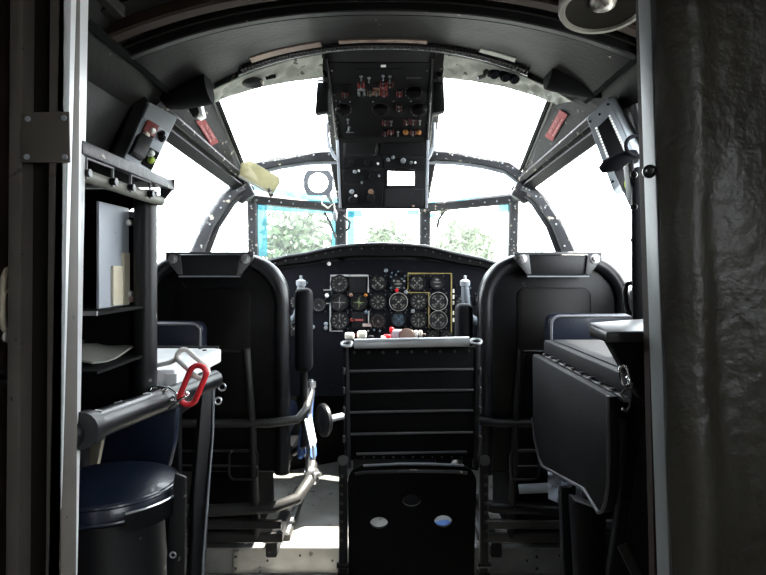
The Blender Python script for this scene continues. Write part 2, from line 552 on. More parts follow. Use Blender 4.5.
for s, nm in ((-1, 'wall_left'), (1, 'wall_right')):
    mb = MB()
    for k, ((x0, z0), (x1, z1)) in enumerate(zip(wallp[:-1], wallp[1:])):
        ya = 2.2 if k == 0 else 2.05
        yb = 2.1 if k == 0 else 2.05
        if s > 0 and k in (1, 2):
            # side windows added out of view for daylight: over the folding table, in the cabin
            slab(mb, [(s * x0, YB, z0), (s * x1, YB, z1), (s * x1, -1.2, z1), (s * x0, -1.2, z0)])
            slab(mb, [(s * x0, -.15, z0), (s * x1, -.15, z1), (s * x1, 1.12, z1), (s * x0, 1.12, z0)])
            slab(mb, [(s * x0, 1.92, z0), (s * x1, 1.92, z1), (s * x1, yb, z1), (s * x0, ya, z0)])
        elif s < 0 and k in (1, 2):  # gap for the small cabin window added behind the camera
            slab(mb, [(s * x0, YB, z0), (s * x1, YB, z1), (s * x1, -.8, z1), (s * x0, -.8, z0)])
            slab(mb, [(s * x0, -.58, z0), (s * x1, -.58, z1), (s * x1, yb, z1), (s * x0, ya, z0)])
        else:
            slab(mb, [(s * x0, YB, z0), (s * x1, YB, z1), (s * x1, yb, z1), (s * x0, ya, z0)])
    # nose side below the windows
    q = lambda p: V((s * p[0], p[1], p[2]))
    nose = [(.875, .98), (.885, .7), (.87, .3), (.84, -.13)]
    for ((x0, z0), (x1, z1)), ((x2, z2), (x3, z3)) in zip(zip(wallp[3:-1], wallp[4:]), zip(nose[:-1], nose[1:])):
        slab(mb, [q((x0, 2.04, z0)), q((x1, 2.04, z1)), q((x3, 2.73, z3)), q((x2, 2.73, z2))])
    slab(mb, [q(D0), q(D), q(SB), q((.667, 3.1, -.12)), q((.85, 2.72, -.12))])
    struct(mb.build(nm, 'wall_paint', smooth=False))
mb = MB()
slab(mb, [SB, A, (.223, 3.37, -.12), (.667, 3.10, -.12)])
slab(mb, [mirror(SB), mirror(A), (-.223, 3.37, -.12), (-.667, 3.10, -.12)])
slab(mb, [A, mirror(A), (-.223, 3.37, -.12), (.223, 3.37, -.12)])
struct(mb.build('wall_front', 'wall_paint', smooth=False))
mb = MB(); mb.box((0, YB - .02, .88), (2.0, .04, 2.1))
struct(mb.build('wall_back', 'wall_paint'))

# floors
mb = MB(); mb.box((0, 2.88, -.03), (1.80, 1.10, .06))
fl = struct(mb.build('floor', 'floor_metal'))
mb = MB(); mb.box((0, .025, -.13), (1.70, 4.66, .06))
struct(mb.build('floor_2', 'floor_metal'))
mb = MB(); mb.box((0, 2.320, -.052), (1.76, .016, .094))
ris = struct(mb.build('trim_2', 'riser_metal'))
for x in (-.565, -.10, .59):
    m2 = MB(); m2.box((x, 2.307, -.052), (.022, .012, .088), bevel=.003)
    js = m2.build('joint_strip', 'riser_metal', ris)
    dots('rivet', 'rail_dark', js, [(x, 2.3015, zz) for zz in (-.03, -.075)], (0, -1, 0), .006)
m2 = MB(); m2.box((0, 2.324, -.001), (1.74, .03, .006), bevel=.002); m2.build('nosing', 'aluminium', ris)
dots('rivet', 'rail_dark', ris, [(-.82 + k * .125, 2.312, -.03 - .02 * (k % 2)) for k in range(14)], (0, -1, 0), .005)

# ---- frames round the windows
def both(fn):
    fn(lambda p: V(p)); fn(mirror)


tn = [3]


def trim(path, w_, h_, up, mname='frame_paint', r=.3, extra=None):
    for f in (lambda p: V(p), mirror):
        mb = MB(); mb.bar([f(p) for p in path], w_, h_, f(up) if up[0] else V(up), r)
        o = struct(mb.build('trim_%d' % tn[0], mname)); tn[0] += 1
        if extra: extra(o, f)


def bolts_on(path, n, off, rad=.006):
    def ex(o, f):
        pts = []
        for k in range(n):
            t = (k + .5) / n * (len(path) - 1); i = min(int(t), len(path) - 2); u = t - i
            p = V(path[i]).lerp(V(path[i + 1]), u) + V(off)
            pts.append(f(p))
        dots('bolt', 'grey_paint', o, pts, (0, -1, 0), rad * .8)
    return ex


trim([A + V((0.012, 0, -.05)), B + V((.012, 0, .02))], .062, .05, (0, 1, 0), extra=bolts_on([A + V((0.012, 0, 0)), B + V((.012, 0, 0))], 5, (0, -.026, 0)))
trim([B + V((0, -.01, .01)), I], .045, .05, (0, 1, 0))
trim([B + V((-.01, -.01, .005)), ST + V((0, 0, .012)), C], .05, .055, (0, 1, .2), extra=bolts_on([B, ST], 8, (0, -.035, 0)))
trim([SB + V((0, 0, -.05)), ST + V((0, 0, .03))], .05, .05, (0, 1, 0), extra=bolts_on([SB, ST], 5, (0, -.026, 0)))
apil = [D + V((.02, 0, -.22)), D, V((.815, 2.79, 1.28)), V((.755, 2.85, 1.40)), V((.715, 2.89, 1.45)), C + V((-.01, 0, .01))]
trim(apil, .06, .075, (0.3, 1, 0), extra=bolts_on(apil[1:], 6, (-.02, -.036, 0)))
apil2 = [p + V((-.035, .03, -.004)) for p in apil]
trim(apil2, .03, .05, (0.3, 1, 0), 'black_paint')
# strip over the side window, with an inner worn rail
trim([E + V((0, -.05, 0)), C], .05, .03, (.7, 0, .7), 'black_paint')
trim([E + V((-.045, -.05, .045)), C + V((-.03, 0, .035))], .03, .03, (.7, 0, .7), 'frame_paint')
# bright strip on the outer edge of each roof window
trim([FF + V((0.01, -.02, -.008)), G + V((.01, 0, -.008))], .012, .016, (.5, 0, .8), 'aluminium')
trim([FF + V((-.006, -.02, -.004)), G + V((-.006, 0, -.004))], .016, .02, (.5, 0, .8), 'black_paint')
arch = [G + V((.02, .03, -.05)), V((.60, 2.905, 1.575)), V((.50, 2.95, 1.61)), V((.38, 2.985, 1.635)), I + V((-.02, 0, 0))]
trim(arch, .05, .042, (0, 1, .3), extra=bolts_on(arch, 8, (0, -.03, 0)))
arch2 = [p + V((0, .02, -.03)) for p in arch]
trim(arch2, .02, .03, (0, 1, .3), 'blue_grey_paint')
trim([H + V((-.004, 0, -.004)), I + V((-.01, 0, -.004))], .03, .03, (0, 0, 1), 'frame_paint')
trim([FF + V((.02, -.006, -.004)), mid + V((0, -.006, -.004)), H + V((0, -.006, -.004))], .02, .024, (0, 0, 1), 'black_paint')
for y_ in (1.12, 1.92):  # uprights of the added window over the folding table
    mb = MB(); mb.bar([(.925, y_, .98), (.90, y_, 1.25), (.815, y_, 1.60)], .04, .04, (0, 1, 0)); struct(mb.build('trim_%d' % tn[0], 'frame_paint')); tn[0] += 1
# sill rails and the gusset where the pillars meet
trim([WR + V((-.01, 0, 0)), D0 + V((-.01, 0, 0))], .05, .04, (0, 0, 1))
for f in (lambda p: V(p), mirror):
    mb = MB()
    pts = [f(C + V(o)) for o in ((-.07, -.03, -.03), (-.035, -.04, .05), (.03, -.05, .035), (.05, -.05, -.02), (.0, -.03, -.075))]
    mb.prism(pts, (0, .05, 0), .006)
    struct(mb.build('trim_%d' % tn[0], 'frame_paint')); tn[0] += 1

# ---- window panes
wn = [1]


def window(pts, mname='glass_clear', f=None):
    pts = [V(p) for p in pts]
    if f: pts = [f(p) for p in pts]
    mb = MB()
    n = (pts[1] - pts[0]).cross(pts[2] - pts[0]).normalized()
    if n.dot(sum(pts, V()) / len(pts) - V((0, 2, 1))) < 0: n = -n
    c = sum(pts, V()) / len(pts)
    vs, fs = mb.poly([p + n * .012 for p in pts], [list(range(len(pts)))])
    o = struct(mb.build('window_%d' % wn[0], mname, smooth=False)); wn[0] += 1
    return o, n, pts


def film(win, quads):
    o, n, pts = win
    for (a, b, c, d) in quads:                      # in the pane's own bilinear coordinates
        def uv(u, v):
            return pts[0].lerp(pts[1], u).lerp(pts[3].lerp(pts[2], u), v) - n * -.006
        (u0, v0), (u1, v1) = a, c
        mb = MB()
        mb.poly([uv(*a), uv(*b), uv(*c), uv(*d)], [[0, 1, 2, 3]])
        mb.build('masking_film', 'film_cyan', o, smooth=False)


def R4(u0, v0, u1, v1):
    return ((u0, v0), (u1, v0), (u1, v1), (u0, v1))


wc = window([mirror(A), A, B, mirror(B)], 'glass_smeared')
film(wc, [R4(0.05, .0, .14, .95), R4(.06, .80, .24, .98), R4(.80, .86, .95, .98)])
wl = window([mirror(SB), mirror(A), mirror(B), mirror(ST)], 'glass_smeared')
film(wl, [R4(.04, 0.1, .15, 1), R4(.04, .86, .97, 1), R4(.87, 0.1, .96, 1)])
wr = window([SB, A, B, ST], 'glass_smeared')
film(wr, [R4(.02, .0, .055, 1), R4(.05, .82, .16, .95), R4(.85, .78, .93, .88)])
for f in (mirror, None):
    window([SB, D, C, ST], 'glass_clear', f)
    window([WR, D0, D, C, E], 'glass_clear', f)
    window([FF, G, I, H], 'glass_clear', f)
window([(.925, 1.12, .98), (.925, 1.92, .98), (.90, 1.92, 1.25), (.82, 1.92, 1.60), (.82, 1.12, 1.60), (.90, 1.12, 1.25)], 'glass_clear')  # added window, hidden by the right door post, lights the left side
window([(.925, -1.2, .98), (.925, -.15, .98), (.90, -.15, 1.25), (.82, -.15, 1.60), (.82, -1.2, 1.60), (.90, -1.2, 1.25)], 'glass_clear')  # added right cabin window behind the camera, brings in fill daylight
window([(-.925, -.8, .98), (-.925, -.58, .98), (-.90, -.58, 1.25), (-.82, -.58, 1.60), (-.82, -.8, 1.60), (-.90, -.8, 1.25)], 'glass_clear')  # added left cabin window behind the camera, lights the vinyl cover
wul = window([mirror(C), mirror(B), mirror(I), mirror(G)], 'glass_clear')
film(wul, [R4(.06, .03, .98, .2)])
wur = window([C, B, I, G], 'glass_clear')
film(wur, [R4(.88, .08, .95, .3), R4(.05, .0, .8, .05)])
window([mirror(B), B, I, mirror(I)], 'glass_clear')

# ---- ceiling arches: profile swept across the cabin
def band(x, y):
    t = max(0, min(1, (y - 1.75) / .42))
    return 1.825 + .077 * t - (.135 + .08 * t) * (abs(x) / .74) ** 2.3


def hoop(y, dz=0.0, n=48):
    return [V((-.74 + 1.48 * k / n, y, band(-.74 + 1.48 * k / n, y) + dz)) for k in range(n + 1)]


def hoop_trim(y, dz, w_, h_, m_):
    mb = MB(); mb.bar(hoop(y, dz), w_, h_, (0, 0, 1)); o = struct(mb.build('trim_%d' % tn[0], m_)); tn[0] += 1
    return o


def sheet(mb, rows, t=.006):
    n, m = len(rows), len(rows[0])
    vs = [[mb.b.verts.new(V(p)) for p in r] for r in rows]
    fs = []
    for i in range(n - 1):
        for j in range(m - 1):
            fs.append(mb.b.faces.new((vs[i][j], vs[i + 1][j], vs[i + 1][j + 1], vs[i][j + 1])))
    bmesh.ops.recalc_face_normals(mb.b, faces=fs)
    bmesh.ops.solidify(mb.b, geom=fs, thickness=t)


hoop_trim(1.735, .018, .03, .06, 'black_paint')
hoop_trim(1.70, .012, .012, .012, 'wall_paint')
hoop_trim(1.62, .022, .05, .05, 'column_brown')
hoop_trim(1.55, .030, .07, .012, 'wall_paint')
hoop_trim(1.775, -.004, .018, .012, 'column_black')
mb = MB(); sheet(mb, [hoop(y, .0) for y in (1.75, 1.85, 1.95, 2.05, 2.18)], .012)
struct(mb.build('trim_%d' % tn[0], 'ceiling_paint')); tn[0] += 1
h = hoop(2.185, -.016)
mb = MB(); mb.bar(h[7:42], .024, .024, (0, 0, 1)); lip = struct(mb.build('trim_%d' % tn[0], 'black_paint')); tn[0] += 1
mb = MB(); mb.bar([p + V((0, -.012, -.014)) for p in h[7:42]], .006, .006, (0, 0, 1)); mb.build('bright_edge', 'aluminium', lip)
mb = MB()
hh = hoop(2.145, -.022, 240)
for k in range(38, 206, 2):
    p = hh[k]; t = (hh[k + 1] - hh[k - 1]).normalized()
    a = math.atan2(t.z, t.x)
    mb.box(p + V((0, random.uniform(-.002, .002), 0)), (.0055, .03, .016), Matrix.Rotation(-a, 3, 'Y'))
mb.bar(hh[38:206:4], .012, .010)
mb.build('toothed_strip', 'rubber', lip)
mb = MB(); mb.bar(hoop(2.095, -.016)[9:18], .045, .008); mb.build('worn_strip', 'tan_strip', lip)
mb = MB(); mb.bar(hoop(2.095, -.016)[19:30], .025, .008); mb.build('worn_strip', 'tan_strip', lip)
mb = MB(); mb.bar(hoop(2.095, -.016)[35:40], .03, .008); mb.build('pale_strip', 'liner', lip)
# stringers and boxes on the ceiling near the door
for (x, y0, y1) in ((-.66, 1.0, 1.5), (-.35, .96, 1.5), (.05, .96, 1.5), (.36, .96, 1.5)):
    mb = MB(); zz = 1.875 - .19 * (abs(x) / .74) ** 2.3
    mb.bar([(x, y0, zz - .012), (x, y1, zz - .012)], .03, .03); struct(mb.build('trim_%d' % tn[0], 'column_black')); tn[0] += 1
# bolts on the arch
dots('rivet', 'rail_dark', lip, [p for y in (1.85, 2.06) for k, p in enumerate(hoop(y, -.001, 26)) if 1 < k < 25], (0, 0, -1), .006)
# corner angle between the ceiling and the side wall
trim([(.735, .96, 1.685), (.735, 2.18, 1.685)], .022, .016, (.6, 0, .8), 'dome_black')
# liner pieces behind the roof windows
def liner(edge_a, edge_b, n=14, m=6, amp=.006, seed=1):
    rnd = random.Random(seed)
    ph = [rnd.uniform(0, 6) for _ in range(6)]
    rows = []
    for i in range(n + 1):
        u = i / n * (len(edge_a) - 1); k = min(int(u), len(edge_a) - 2); a = V(edge_a[k]).lerp(V(edge_a[k + 1]), u - k)
        b = V(edge_b[k]).lerp(V(edge_b[k + 1]), u - k)
        r = []
        for j in range(m + 1):
            p = a.lerp(b, j / m)
            dz = amp * (math.sin(i * .55 + ph[0] + j * .8) + .7 * math.sin(i * 1.15 + ph[1] - j * 1.1)) * math.sin(PI * j / m)
            r.append(p + V((0, 0, dz - .008)))
        rows.append(r)
    return rows


zc = lambda x: band(x, 2.2) + .012
for s in (-1, 1):
    ea = [V((s * x, 2.2, zc(x) - .028)) for x in (.225, .35, .48, .60, .70)]
    eb = [V((s * x, 2.332, z)) for x, z in ((.232, 1.828), (.35, 1.814), (.47, 1.793), (.60, 1.755), (.655, 1.732))]
    mb = MB(); sheet(mb, liner(ea, eb, 44, 10, .009, 3 + s), .004)
    struct(mb.build('trim_%d' % tn[0], 'liner')); tn[0] += 1

# ---- door frame the camera looks through
def jamb(s, x_top, x_bot, y0, y1, mname, splay=0.0):
    mb = MB()
    zt, zb = 1.90, -.10
    k = (x_bot - x_top) / (0.6 - 1.5)
    xt = x_top + k * (zt - 1.5); xb = x_top + k * (zb - 1.5)
    mb.prism([(s * xt, y0, zt), (s * xb, y0, zb), (s * (xb + .02), y0, zb), (s * (xt + .02), y0, zt)], (s * splay, y1 - y0, 0), .002)
    o = struct(mb.build('trim_%d' % tn[0], mname)); tn[0] += 1
    return o


jl = jamb(-1, .467, .484, .90, 1.02, 'jamb_paint', .034)
jr = jamb(1, .404, .434, .91, .952, 'jamb_grey')
# left door column: two flanges with dark recesses, seen end on
def column(name, x0, x1, y, t, mname):
    mb = MB(); mb.prism([(x0, y, -.1), (x1, y, -.1), (x1 + .015, y, 1.9), (x0 + .015, y, 1.9)], (0, t, 0), .002)
    return mb.build(name, mname)


c1 = struct(column('trim_%d' % tn[0], -.512, -.488, .90, .045, 'column_taupe')); tn[0] += 1
c2 = struct(column('trim_%d' % tn[0], -.572, -.552, .90, .045, 'column_taupe')); tn[0] += 1
c3 = struct(column('trim_%d' % tn[0], -.556, -.506, .93, .02, 'column_black')); tn[0] += 1
mb = MB(); mb.prism([(-.96, .955, -.12), (-.535, .955, -.12), (-.515, .955, 1.9), (-.96, .955, 1.9)], (0, .02, 0)); struct(mb.build('trim_%d' % tn[0], 'column_brown')); tn[0] += 1
mb = MB(); mb.prism([(.96, .962, -.12), (.452, .962, -.12), (.404, .962, 1.9), (.96, .962, 1.9)], (0, .02, 0)); struct(mb.build('trim_%d' % tn[0], 'column_brown')); tn[0] += 1
mb = MB(); mb.box((0, .945, 1.76), (.94, .05, .22)); struct(mb.build('trim_%d' % tn[0], 'column_brown')); tn[0] += 1
# riveted cover plate on the column
pl = thing('cover_plate', 'grey riveted square cover plate on the door column left of the opening', 'plate', P(47, 163, .898))
mb = MB(); mb.prism([P(23, 113, .898), P(70, 112, .898), P(71, 163, .898), P(22, 163, .898)], (0, -.004, 0), .0015); mb.build('plate', 'column_taupe', pl)
for (x, y) in ((28, 119), (64, 118), (65, 157), (27, 157)):
    mb = MB(); mb.lathe([(.0045, 0), (.004, .002), (0, .003)], P(x, y, .8935), (0, -1, 0), 10); mb.build('rivet', 'grey_paint', pl)

# quilted vinyl cover over the right door column
rows = []
for i in range(61):
    z = -.1 + 1.98 * i / 60
    xl = .405 + (.434 - .405) / (.6 - 1.5) * (z - 1.5) + .006
    r = []
    for j in range(41):
        x = xl + (.96 - xl) * (j / 40) ** 1.35
        u = (x - xl)
        puff = .020 * (1 - math.exp(-u / .012)) + .012 * math.exp(-((u - .03) / .02) ** 2)
        fold = .004 * math.sin(z * 23 + 3 * math.sin(u * 30)) * math.exp(-u / .06) + .003 * math.sin(u * 38 + z * 9) + .004 * math.sin(z * 5 + u * 12)
        seam = -.008 * math.exp(-((z - (1.265 + .06 * u)) / .008) ** 2)
        r.append(V((x, .902 - puff - fold - seam, z)))
    rows.append(r)
mb = MB(); sheet(mb, rows, .01)
cur = thing('insulation_cover', 'dark olive quilted vinyl cover with a puffy edge on the right door column', 'cover', (.7, .90, -.1))
mb.build('vinyl_sheet', 'vinyl', cur)
mb = MB(); mb.bar([(.434 + (.434 - .405) / (.6 - 1.5) * (z - .6) + .014, .905, z) for z in (-.1, .3, .7, 1.1, 1.5, 1.88)], .010, .010); mb.build('edge_strip', 'vinyl_edge', cur)
mb = MB(); mb.tube([(xl_, .872 - .003 * math.sin(xl_ * 30), 1.272 + .03 * (xl_ - .42)) for xl_ in [.44 + .05 * k for k in range(11)]], .0035, 8); mb.build('seam', 'vinyl', cur)
mb = MB(); mb.lathe([(.010, 0), (.010, .008), (.006, .012), (.005, .016), (0, .017)], P(649, 172, .90), (-.3, -1, 0), 14); tag(mb.build('door_knob', 'black_gloss'), 'small black knob on the grey right door post', 'knob')


# ================================================================== instrument panel
def arcpts(c, r, a0, a1, n, fx=None):
    return [(c[0] + r * math.cos(a0 + (a1 - a0) * k / n), c[1] + r * math.sin(a0 + (a1 - a0) * k / n)) for k in range(n + 1)]


IPN = V((0, -1, 0.10)).normalized()
IP0 = P(383, 300, 2.86)
IPX = V((1, 0, 0)); IPY = IPX.cross(IPN) * -1


def ip(px, py, off=0.0):
    return on_plane(px, py, IP0, IPN) + IPN * off


panel = thing('instrument_panel', 'wide dark main instrument panel full of round gauges under the windshield', 'instrument panel', (0, 2.86, .62))
mb = MB()
pp = [ip(x, y) for x, y in ((236, 292), (268, 276), (300, 266), (335, 261), (383, 259), (431, 261), (466, 266), (500, 276), (530, 292), (530, 396), (236, 396))]
mb.prism(pp, -IPN * .025)
mb.build('panel_board', 'panel_navy', panel)
PXM = 2.86 / F                                        # metres per pixel on the panel


def gauge(px, py, r, style=0, ring='bezel_black', mark='marking_white', face='dial_black', screws=True):
    c = ip(px, py); R = r * PXM * .74
    if ring != 'bezel_black':
        rg = MB(); rg.ring(c + IPN * .010, IPN, R * 1.0, R * .055, 32, 8); rgo, ring = ring, 'bezel_black'
    else: rgo = None
    bz = MB(); bz.lathe([(R * 1.04, 0), (R * 1.04, .008), (R * .98, .012), (R * .90, .012), (R * .88, .005)], c, IPN, 32)
    b = bz.build('gauge', ring, panel)
    if rgo: rg.build('pale_ring', rgo, b)
    fc = MB(); fc.lathe([(R * .90, .0), (R * .90, .0056), (0, .0057)], c, IPN, 28); fc.build('dial_face', face, b)
    mk = MB()

    def pt(a, rr, o=.0064): return c + IPN * o + (IPX * math.sin(a) + IPY * math.cos(a)) * rr * R

    def dash(a, r0, r1, wd):
        d = (IPX * math.cos(a) - IPY * math.sin(a)) * wd * R / 2
        p0, p1 = pt(a, r0), pt(a, r1)
        mk.prism([p0 - d, p0 + d, p1 + d, p1 - d], IPN * .0006)

    if style == 0:                                    # ticks all round and numerals as bold strokes
        for k in range(12): dash(k * PI / 6, .66, .84, .10)
        for k in range(36): dash(k * PI / 18, .77, .84, .035)
    elif style == 1:                                  # artificial cross pointer
        dash(0, .15, .62, .07); dash(PI, .15, .62, .07); dash(PI / 2, .12, .66, .07); dash(-PI / 2, .12, .66, .07)
        for k in range(8): dash(k * PI / 4 + .2, .72, .80, .05)
    elif style == 2:                                  # four sub-scales
        for q in range(4):
            for k in range(5): dash(PI / 4 + q * PI / 2 + (k - 2) * .16, .62, .80, .07)
        for q in range(4): dash(PI / 4 + q * PI / 2, .28, .52, .12)
    elif style == 3:                                  # big numerals round the rim
        for k in range(10): dash(k * PI / 5, .52, .78, .13)
        for k in range(20): dash(k * PI / 10, .80, .86, .04)
    elif style == 4:                                  # two windows
        dash(PI / 2, -.5, .5, .16); dash(0, .3, .5, .5); dash(PI, .45, .6, .6)
    mk.build('dial_markings', mark, b)
    nd = MB()
    for a, l in ((random.uniform(0, 6), .62), (random.uniform(0, 6), .42)):
        d = (IPX * math.cos(a) - IPY * math.sin(a)) * .06 * R
        nd.prism([pt(a, -.15, .0072) - d, pt(a, -.15, .0072) + d, pt(a, l, .0072)], IPN * .0006)
    nd.lathe([(R * .12, .0066), (R * .10, .009), (0, .0092)], c, IPN, 10)
    nd.build('needle', mark, b)
    if screws:
        dots('screw', 'rail_dark', b, [c + (IPX * math.sin(a) + IPY * math.cos(a)) * R * 1.28 for a in (PI / 4, 3 * PI / 4, 5 * PI / 4, 7 * PI / 4)], IPN, .0042)


for g in [
    (339.6, 284, 12, 0, 'bezel_black', 'marking_white'), (378, 283, 11, 2), (398, 284, 9.5, 4), (417, 283, 11, 2), (437, 282.5, 9.5, 4),
    (339.6, 302.5, 12, 1), (359, 302.5, 11, 1, 'bezel_black', 'marking_green'), (378, 302, 11, 3), (398.5, 302, 12, 2, 'bezel_white', 'marking_white'),
    (418.5, 301.5, 11, 3), (438, 301.5, 12.2, 2, 'bezel_white'),
    (339.6, 320.7, 12, 3), (378, 321, 10, 0), (398.5, 319.5, 10, 2, 'bezel_black', 'marking_blue', 'dial_blue'), (418.5, 320, 11, 3), (438, 320, 12, 2, 'speaker_rim'),
    (433, 336, 7.5, 3), (446.5, 336, 7.5, 3),
    (319, 305, 9.5, 0), (296, 302, 9.5, 3), (294, 329, 10, 2), (463, 303, 10.5, 3), (482, 300, 9.5, 0), (463, 330, 9, 2), (484, 328, 9, 0), (270, 306, 10, 0), (505, 306, 10, 0)]:
    gauge(*g)


def ipline(name, mname, pts, wd=.0055):
    mb = MB(); mb.bar([ip(x, y, .004) for x, y in pts], wd, .003, IPN, .1); mb.build(name, mname, panel, smooth=False)


ipline('border_line', 'white_line', [(323.5, 290), (330.8, 290), (330.8, 275.6), (368.3, 275.6), (368.3, 292.5)], .0065)
ipline('border_line', 'white_line', [(326, 303.4), (330.4, 303.4), (330.4, 331), (343, 331)])
ipline('border_line', 'white_line', [(368.7, 311), (368.7, 325)])
ipline('border_line', 'yellow_line', [(405.5, 292.6), (408, 288), (408, 273.5), (451.3, 273.5), (451.3, 337)])
ipline('border_line', 'yellow_line', [(408, 292.6), (428.7, 292.6), (428.7, 328)])
ipline('marking_bar', 'pink_line', [(362.6, 325), (384, 325)], .014)
for y in (289, 295, 301, 311, 318):
    mb = MB(); mb.prism([ip(452.6, y, .002), ip(454.2, y, .002), ip(454.2, y + 3.8, .002), ip(452.6, y + 3.8, .002)], IPN * .003); mb.build('warning_tab', 'ivory', panel)
for (x, y, c) in ((327, 295.5, 'white_paint'), (365.7, 295.5, 'amber'), (386, 270.5, 'grey_paint'), (366, 312.5, 'marking_blue'), (313, 327, 'grey_paint'), (326, 324, 'grey_paint'), (326, 328, 'grey_paint'), (397, 290.5, 'red_plastic'), (351, 295, 'tan_paint'), (352, 320, 'dark_red'), (357, 335, 'dark_red'), (406, 292, 'grey_paint'), (413, 311, 'grey_paint'), (329, 263.8, 'white_paint')):
    mb = MB(); mb.lathe([(.010, 0), (.010, .006), (.006, .012), (0, .013)], ip(x, y), IPN, 12); mb.build('indicator_lamp', c, panel)
mb = MB(); mb.prism([ip(349, 276, .001), ip(366, 276, .001), ip(366, 293, .001), ip(349, 293, .001)], IPN * .004, .001); mb.build('blank_plate', 'wrinkle_black', panel)
mb = MB(); mb.prism([ip(352, 312, .001), ip(366, 312, .001), ip(366, 329, .001), ip(352, 329, .001)], IPN * .004, .001); bpl = mb.build('blank_plate', 'wrinkle_black', panel)
mb = MB()
for k in range(5): mb.prism([ip(355 + k * 1.7, 319, .005), ip(356.3 + k * 1.7, 319, .005), ip(356.3 + k * 1.7, 321, .005), ip(355 + k * 1.7, 321, .005)], IPN * .001)
mb.build('red_marking', 'placard_red', bpl)
for (x, y) in ((392, 273), (396, 275), (401, 273), (405, 276), (391, 277), (394, 281), (404, 281), (391, 288), (404, 288), (398, 272), (402, 279), (374, 330), (368, 331), (380, 331), (310, 292), (312, 315), (307, 283), (456, 286), (470, 288), (474, 318)):
    mb = MB(); mb.lathe([(.006, 0), (.005, .012), (.003, .016), (0, .017)], ip(x, y), IPN, 8); mb.build('toggle_switch', random.choice(['grey_paint', 'marking_blue', 'bezel_black']), panel)

# glareshield: a thick padded hood over the panel
gs = thing('glareshield', 'black padded glareshield arching over the instrument panel below the windshield', 'glareshield', (0, 2.95, 1.05))
mb = MB()
top = [(-.80, .985), (-.66, 1.062), (-.56, 1.105), (-.46, 1.128), (-.36, 1.142), (-.27, 1.163), (-.20, 1.176), (-.10, 1.184), (0, 1.186), (.10, 1.184), (.20, 1.176), (.27, 1.160), (.36, 1.138), (.46, 1.118), (.56, 1.090), (.66, 1.05), (.80, .985)]
front = [V((x, 2.80 + .08 * abs(x), z)) for x, z in top]
low = [V((x, 2.80 + .08 * abs(x), z - .028 - .022 * max(0, 1 - abs(x) / .5))) for x, z in top]
back = [V((x, min(3.30 - .45 * max(0, abs(x) - .2), 3.3), z + .006)) for x, z in top]
lowb = [V((x, 2.862, z - .036 - .022 * max(0, 1 - abs(x) / .5))) for x, z in top]
rows = [back, front, low, lowb]
vs = [[mb.b.verts.new(p) for p in r] for r in rows]
fs = []
for i in range(3):
    for j in range(len(top) - 1):
        fs.append(mb.b.faces.new((vs[i][j], vs[i + 1][j], vs[i + 1][j + 1], vs[i][j + 1])))
bmesh.ops.recalc_face_normals(mb.b, faces=fs)
bmesh.ops.solidify(mb.b, geom=fs, thickness=.012)
mb.build('hood', 'black_matte', gs)
mb = MB(); mb.tube([p + V((0, -.002, .004)) for p in front], .009, 8); mb.build('edge_roll', 'black_gloss', gs)
fp = [front[i].lerp(front[i + 1], u) for i in range(1, len(front) - 2) for u in (0, .5)]
dots('rivet', 'rail_dark', gs, [p + V((0, -.001, -.014)) for p in fp], (0, -1, 0), .0045)

# ================================================================== throttle pedestal
ped = thing('throttle_pedestal', 'central throttle pedestal with white and red lever knobs behind the jump seat', 'pedestal', (.05, 2.70, 0))
mb = MB(); mb.prism([(-.13, 2.60, 0), (-.13, 2.60, .55), (-.13, 2.66, .70), (-.13, 2.785, .74), (-.13, 2.785, 0)], (.36, 0, 0), .01); mb.build('housing', 'panel_navy', ped)


def lever(px, d, ztop, w_, h_, c, k=.0):
    p = P(px, 335, d); x = p.x
    base = V((x, d + .02, .70)); tp = V((x, d, ztop))
    m = MB(); m.bar([base, tp], .010, .018, (0, 1, 0)); lv = m.build('lever', 'bare_metal', ped)
    m = MB(); m.box(tp, (w_, .03, h_), bevel=min(w_, h_) * .3, seg=3); m.build('knob', c, lv)


lever(349.5, 2.68, .775, .043, .032, 'ivory'); lever(362, 2.70, .779, .043, .036, 'ivory')
for i, x in enumerate((411.5, 416, 420.5)): lever(x, 2.72, .781, .016, .030, 'ivory' if i != 1 else 'white_plastic')
lever(391.7, 2.74, .797, .020, .024, 'red_plastic'); lever(387, 2.70, .770, .034, .020, 'red_plastic'); lever(383, 2.69, .766, .02, .016, 'white_plastic')
lever(371, 2.70, .765, .024, .022, 'bezel_black'); lever(424, 2.72, .773, .018, .02, 'brown_plastic')
mb = MB(); mb.box((.085, 2.75, .77), (.09, .06, .055), bevel=.008); mb.build('control_box', 'blue_grey_paint', ped)
mb = MB(); mb.lathe([(.034, 0), (.036, .01), (.030, .018), (0, .02)], P(406.5, 336.5, 2.69), (0, -1, .5), 20); mb.build('trim_wheel', 'brown_plastic', ped)
for k in range(6):
    mb = MB(); mb.lathe([(.008, 0), (.007, .012), (0, .014)], (-.09 + k * .05, 2.765, .738), (0, -.1, 1), 10); mb.build('button', ['marking_blue', 'dark_red', 'grey_paint'][k % 3], ped)

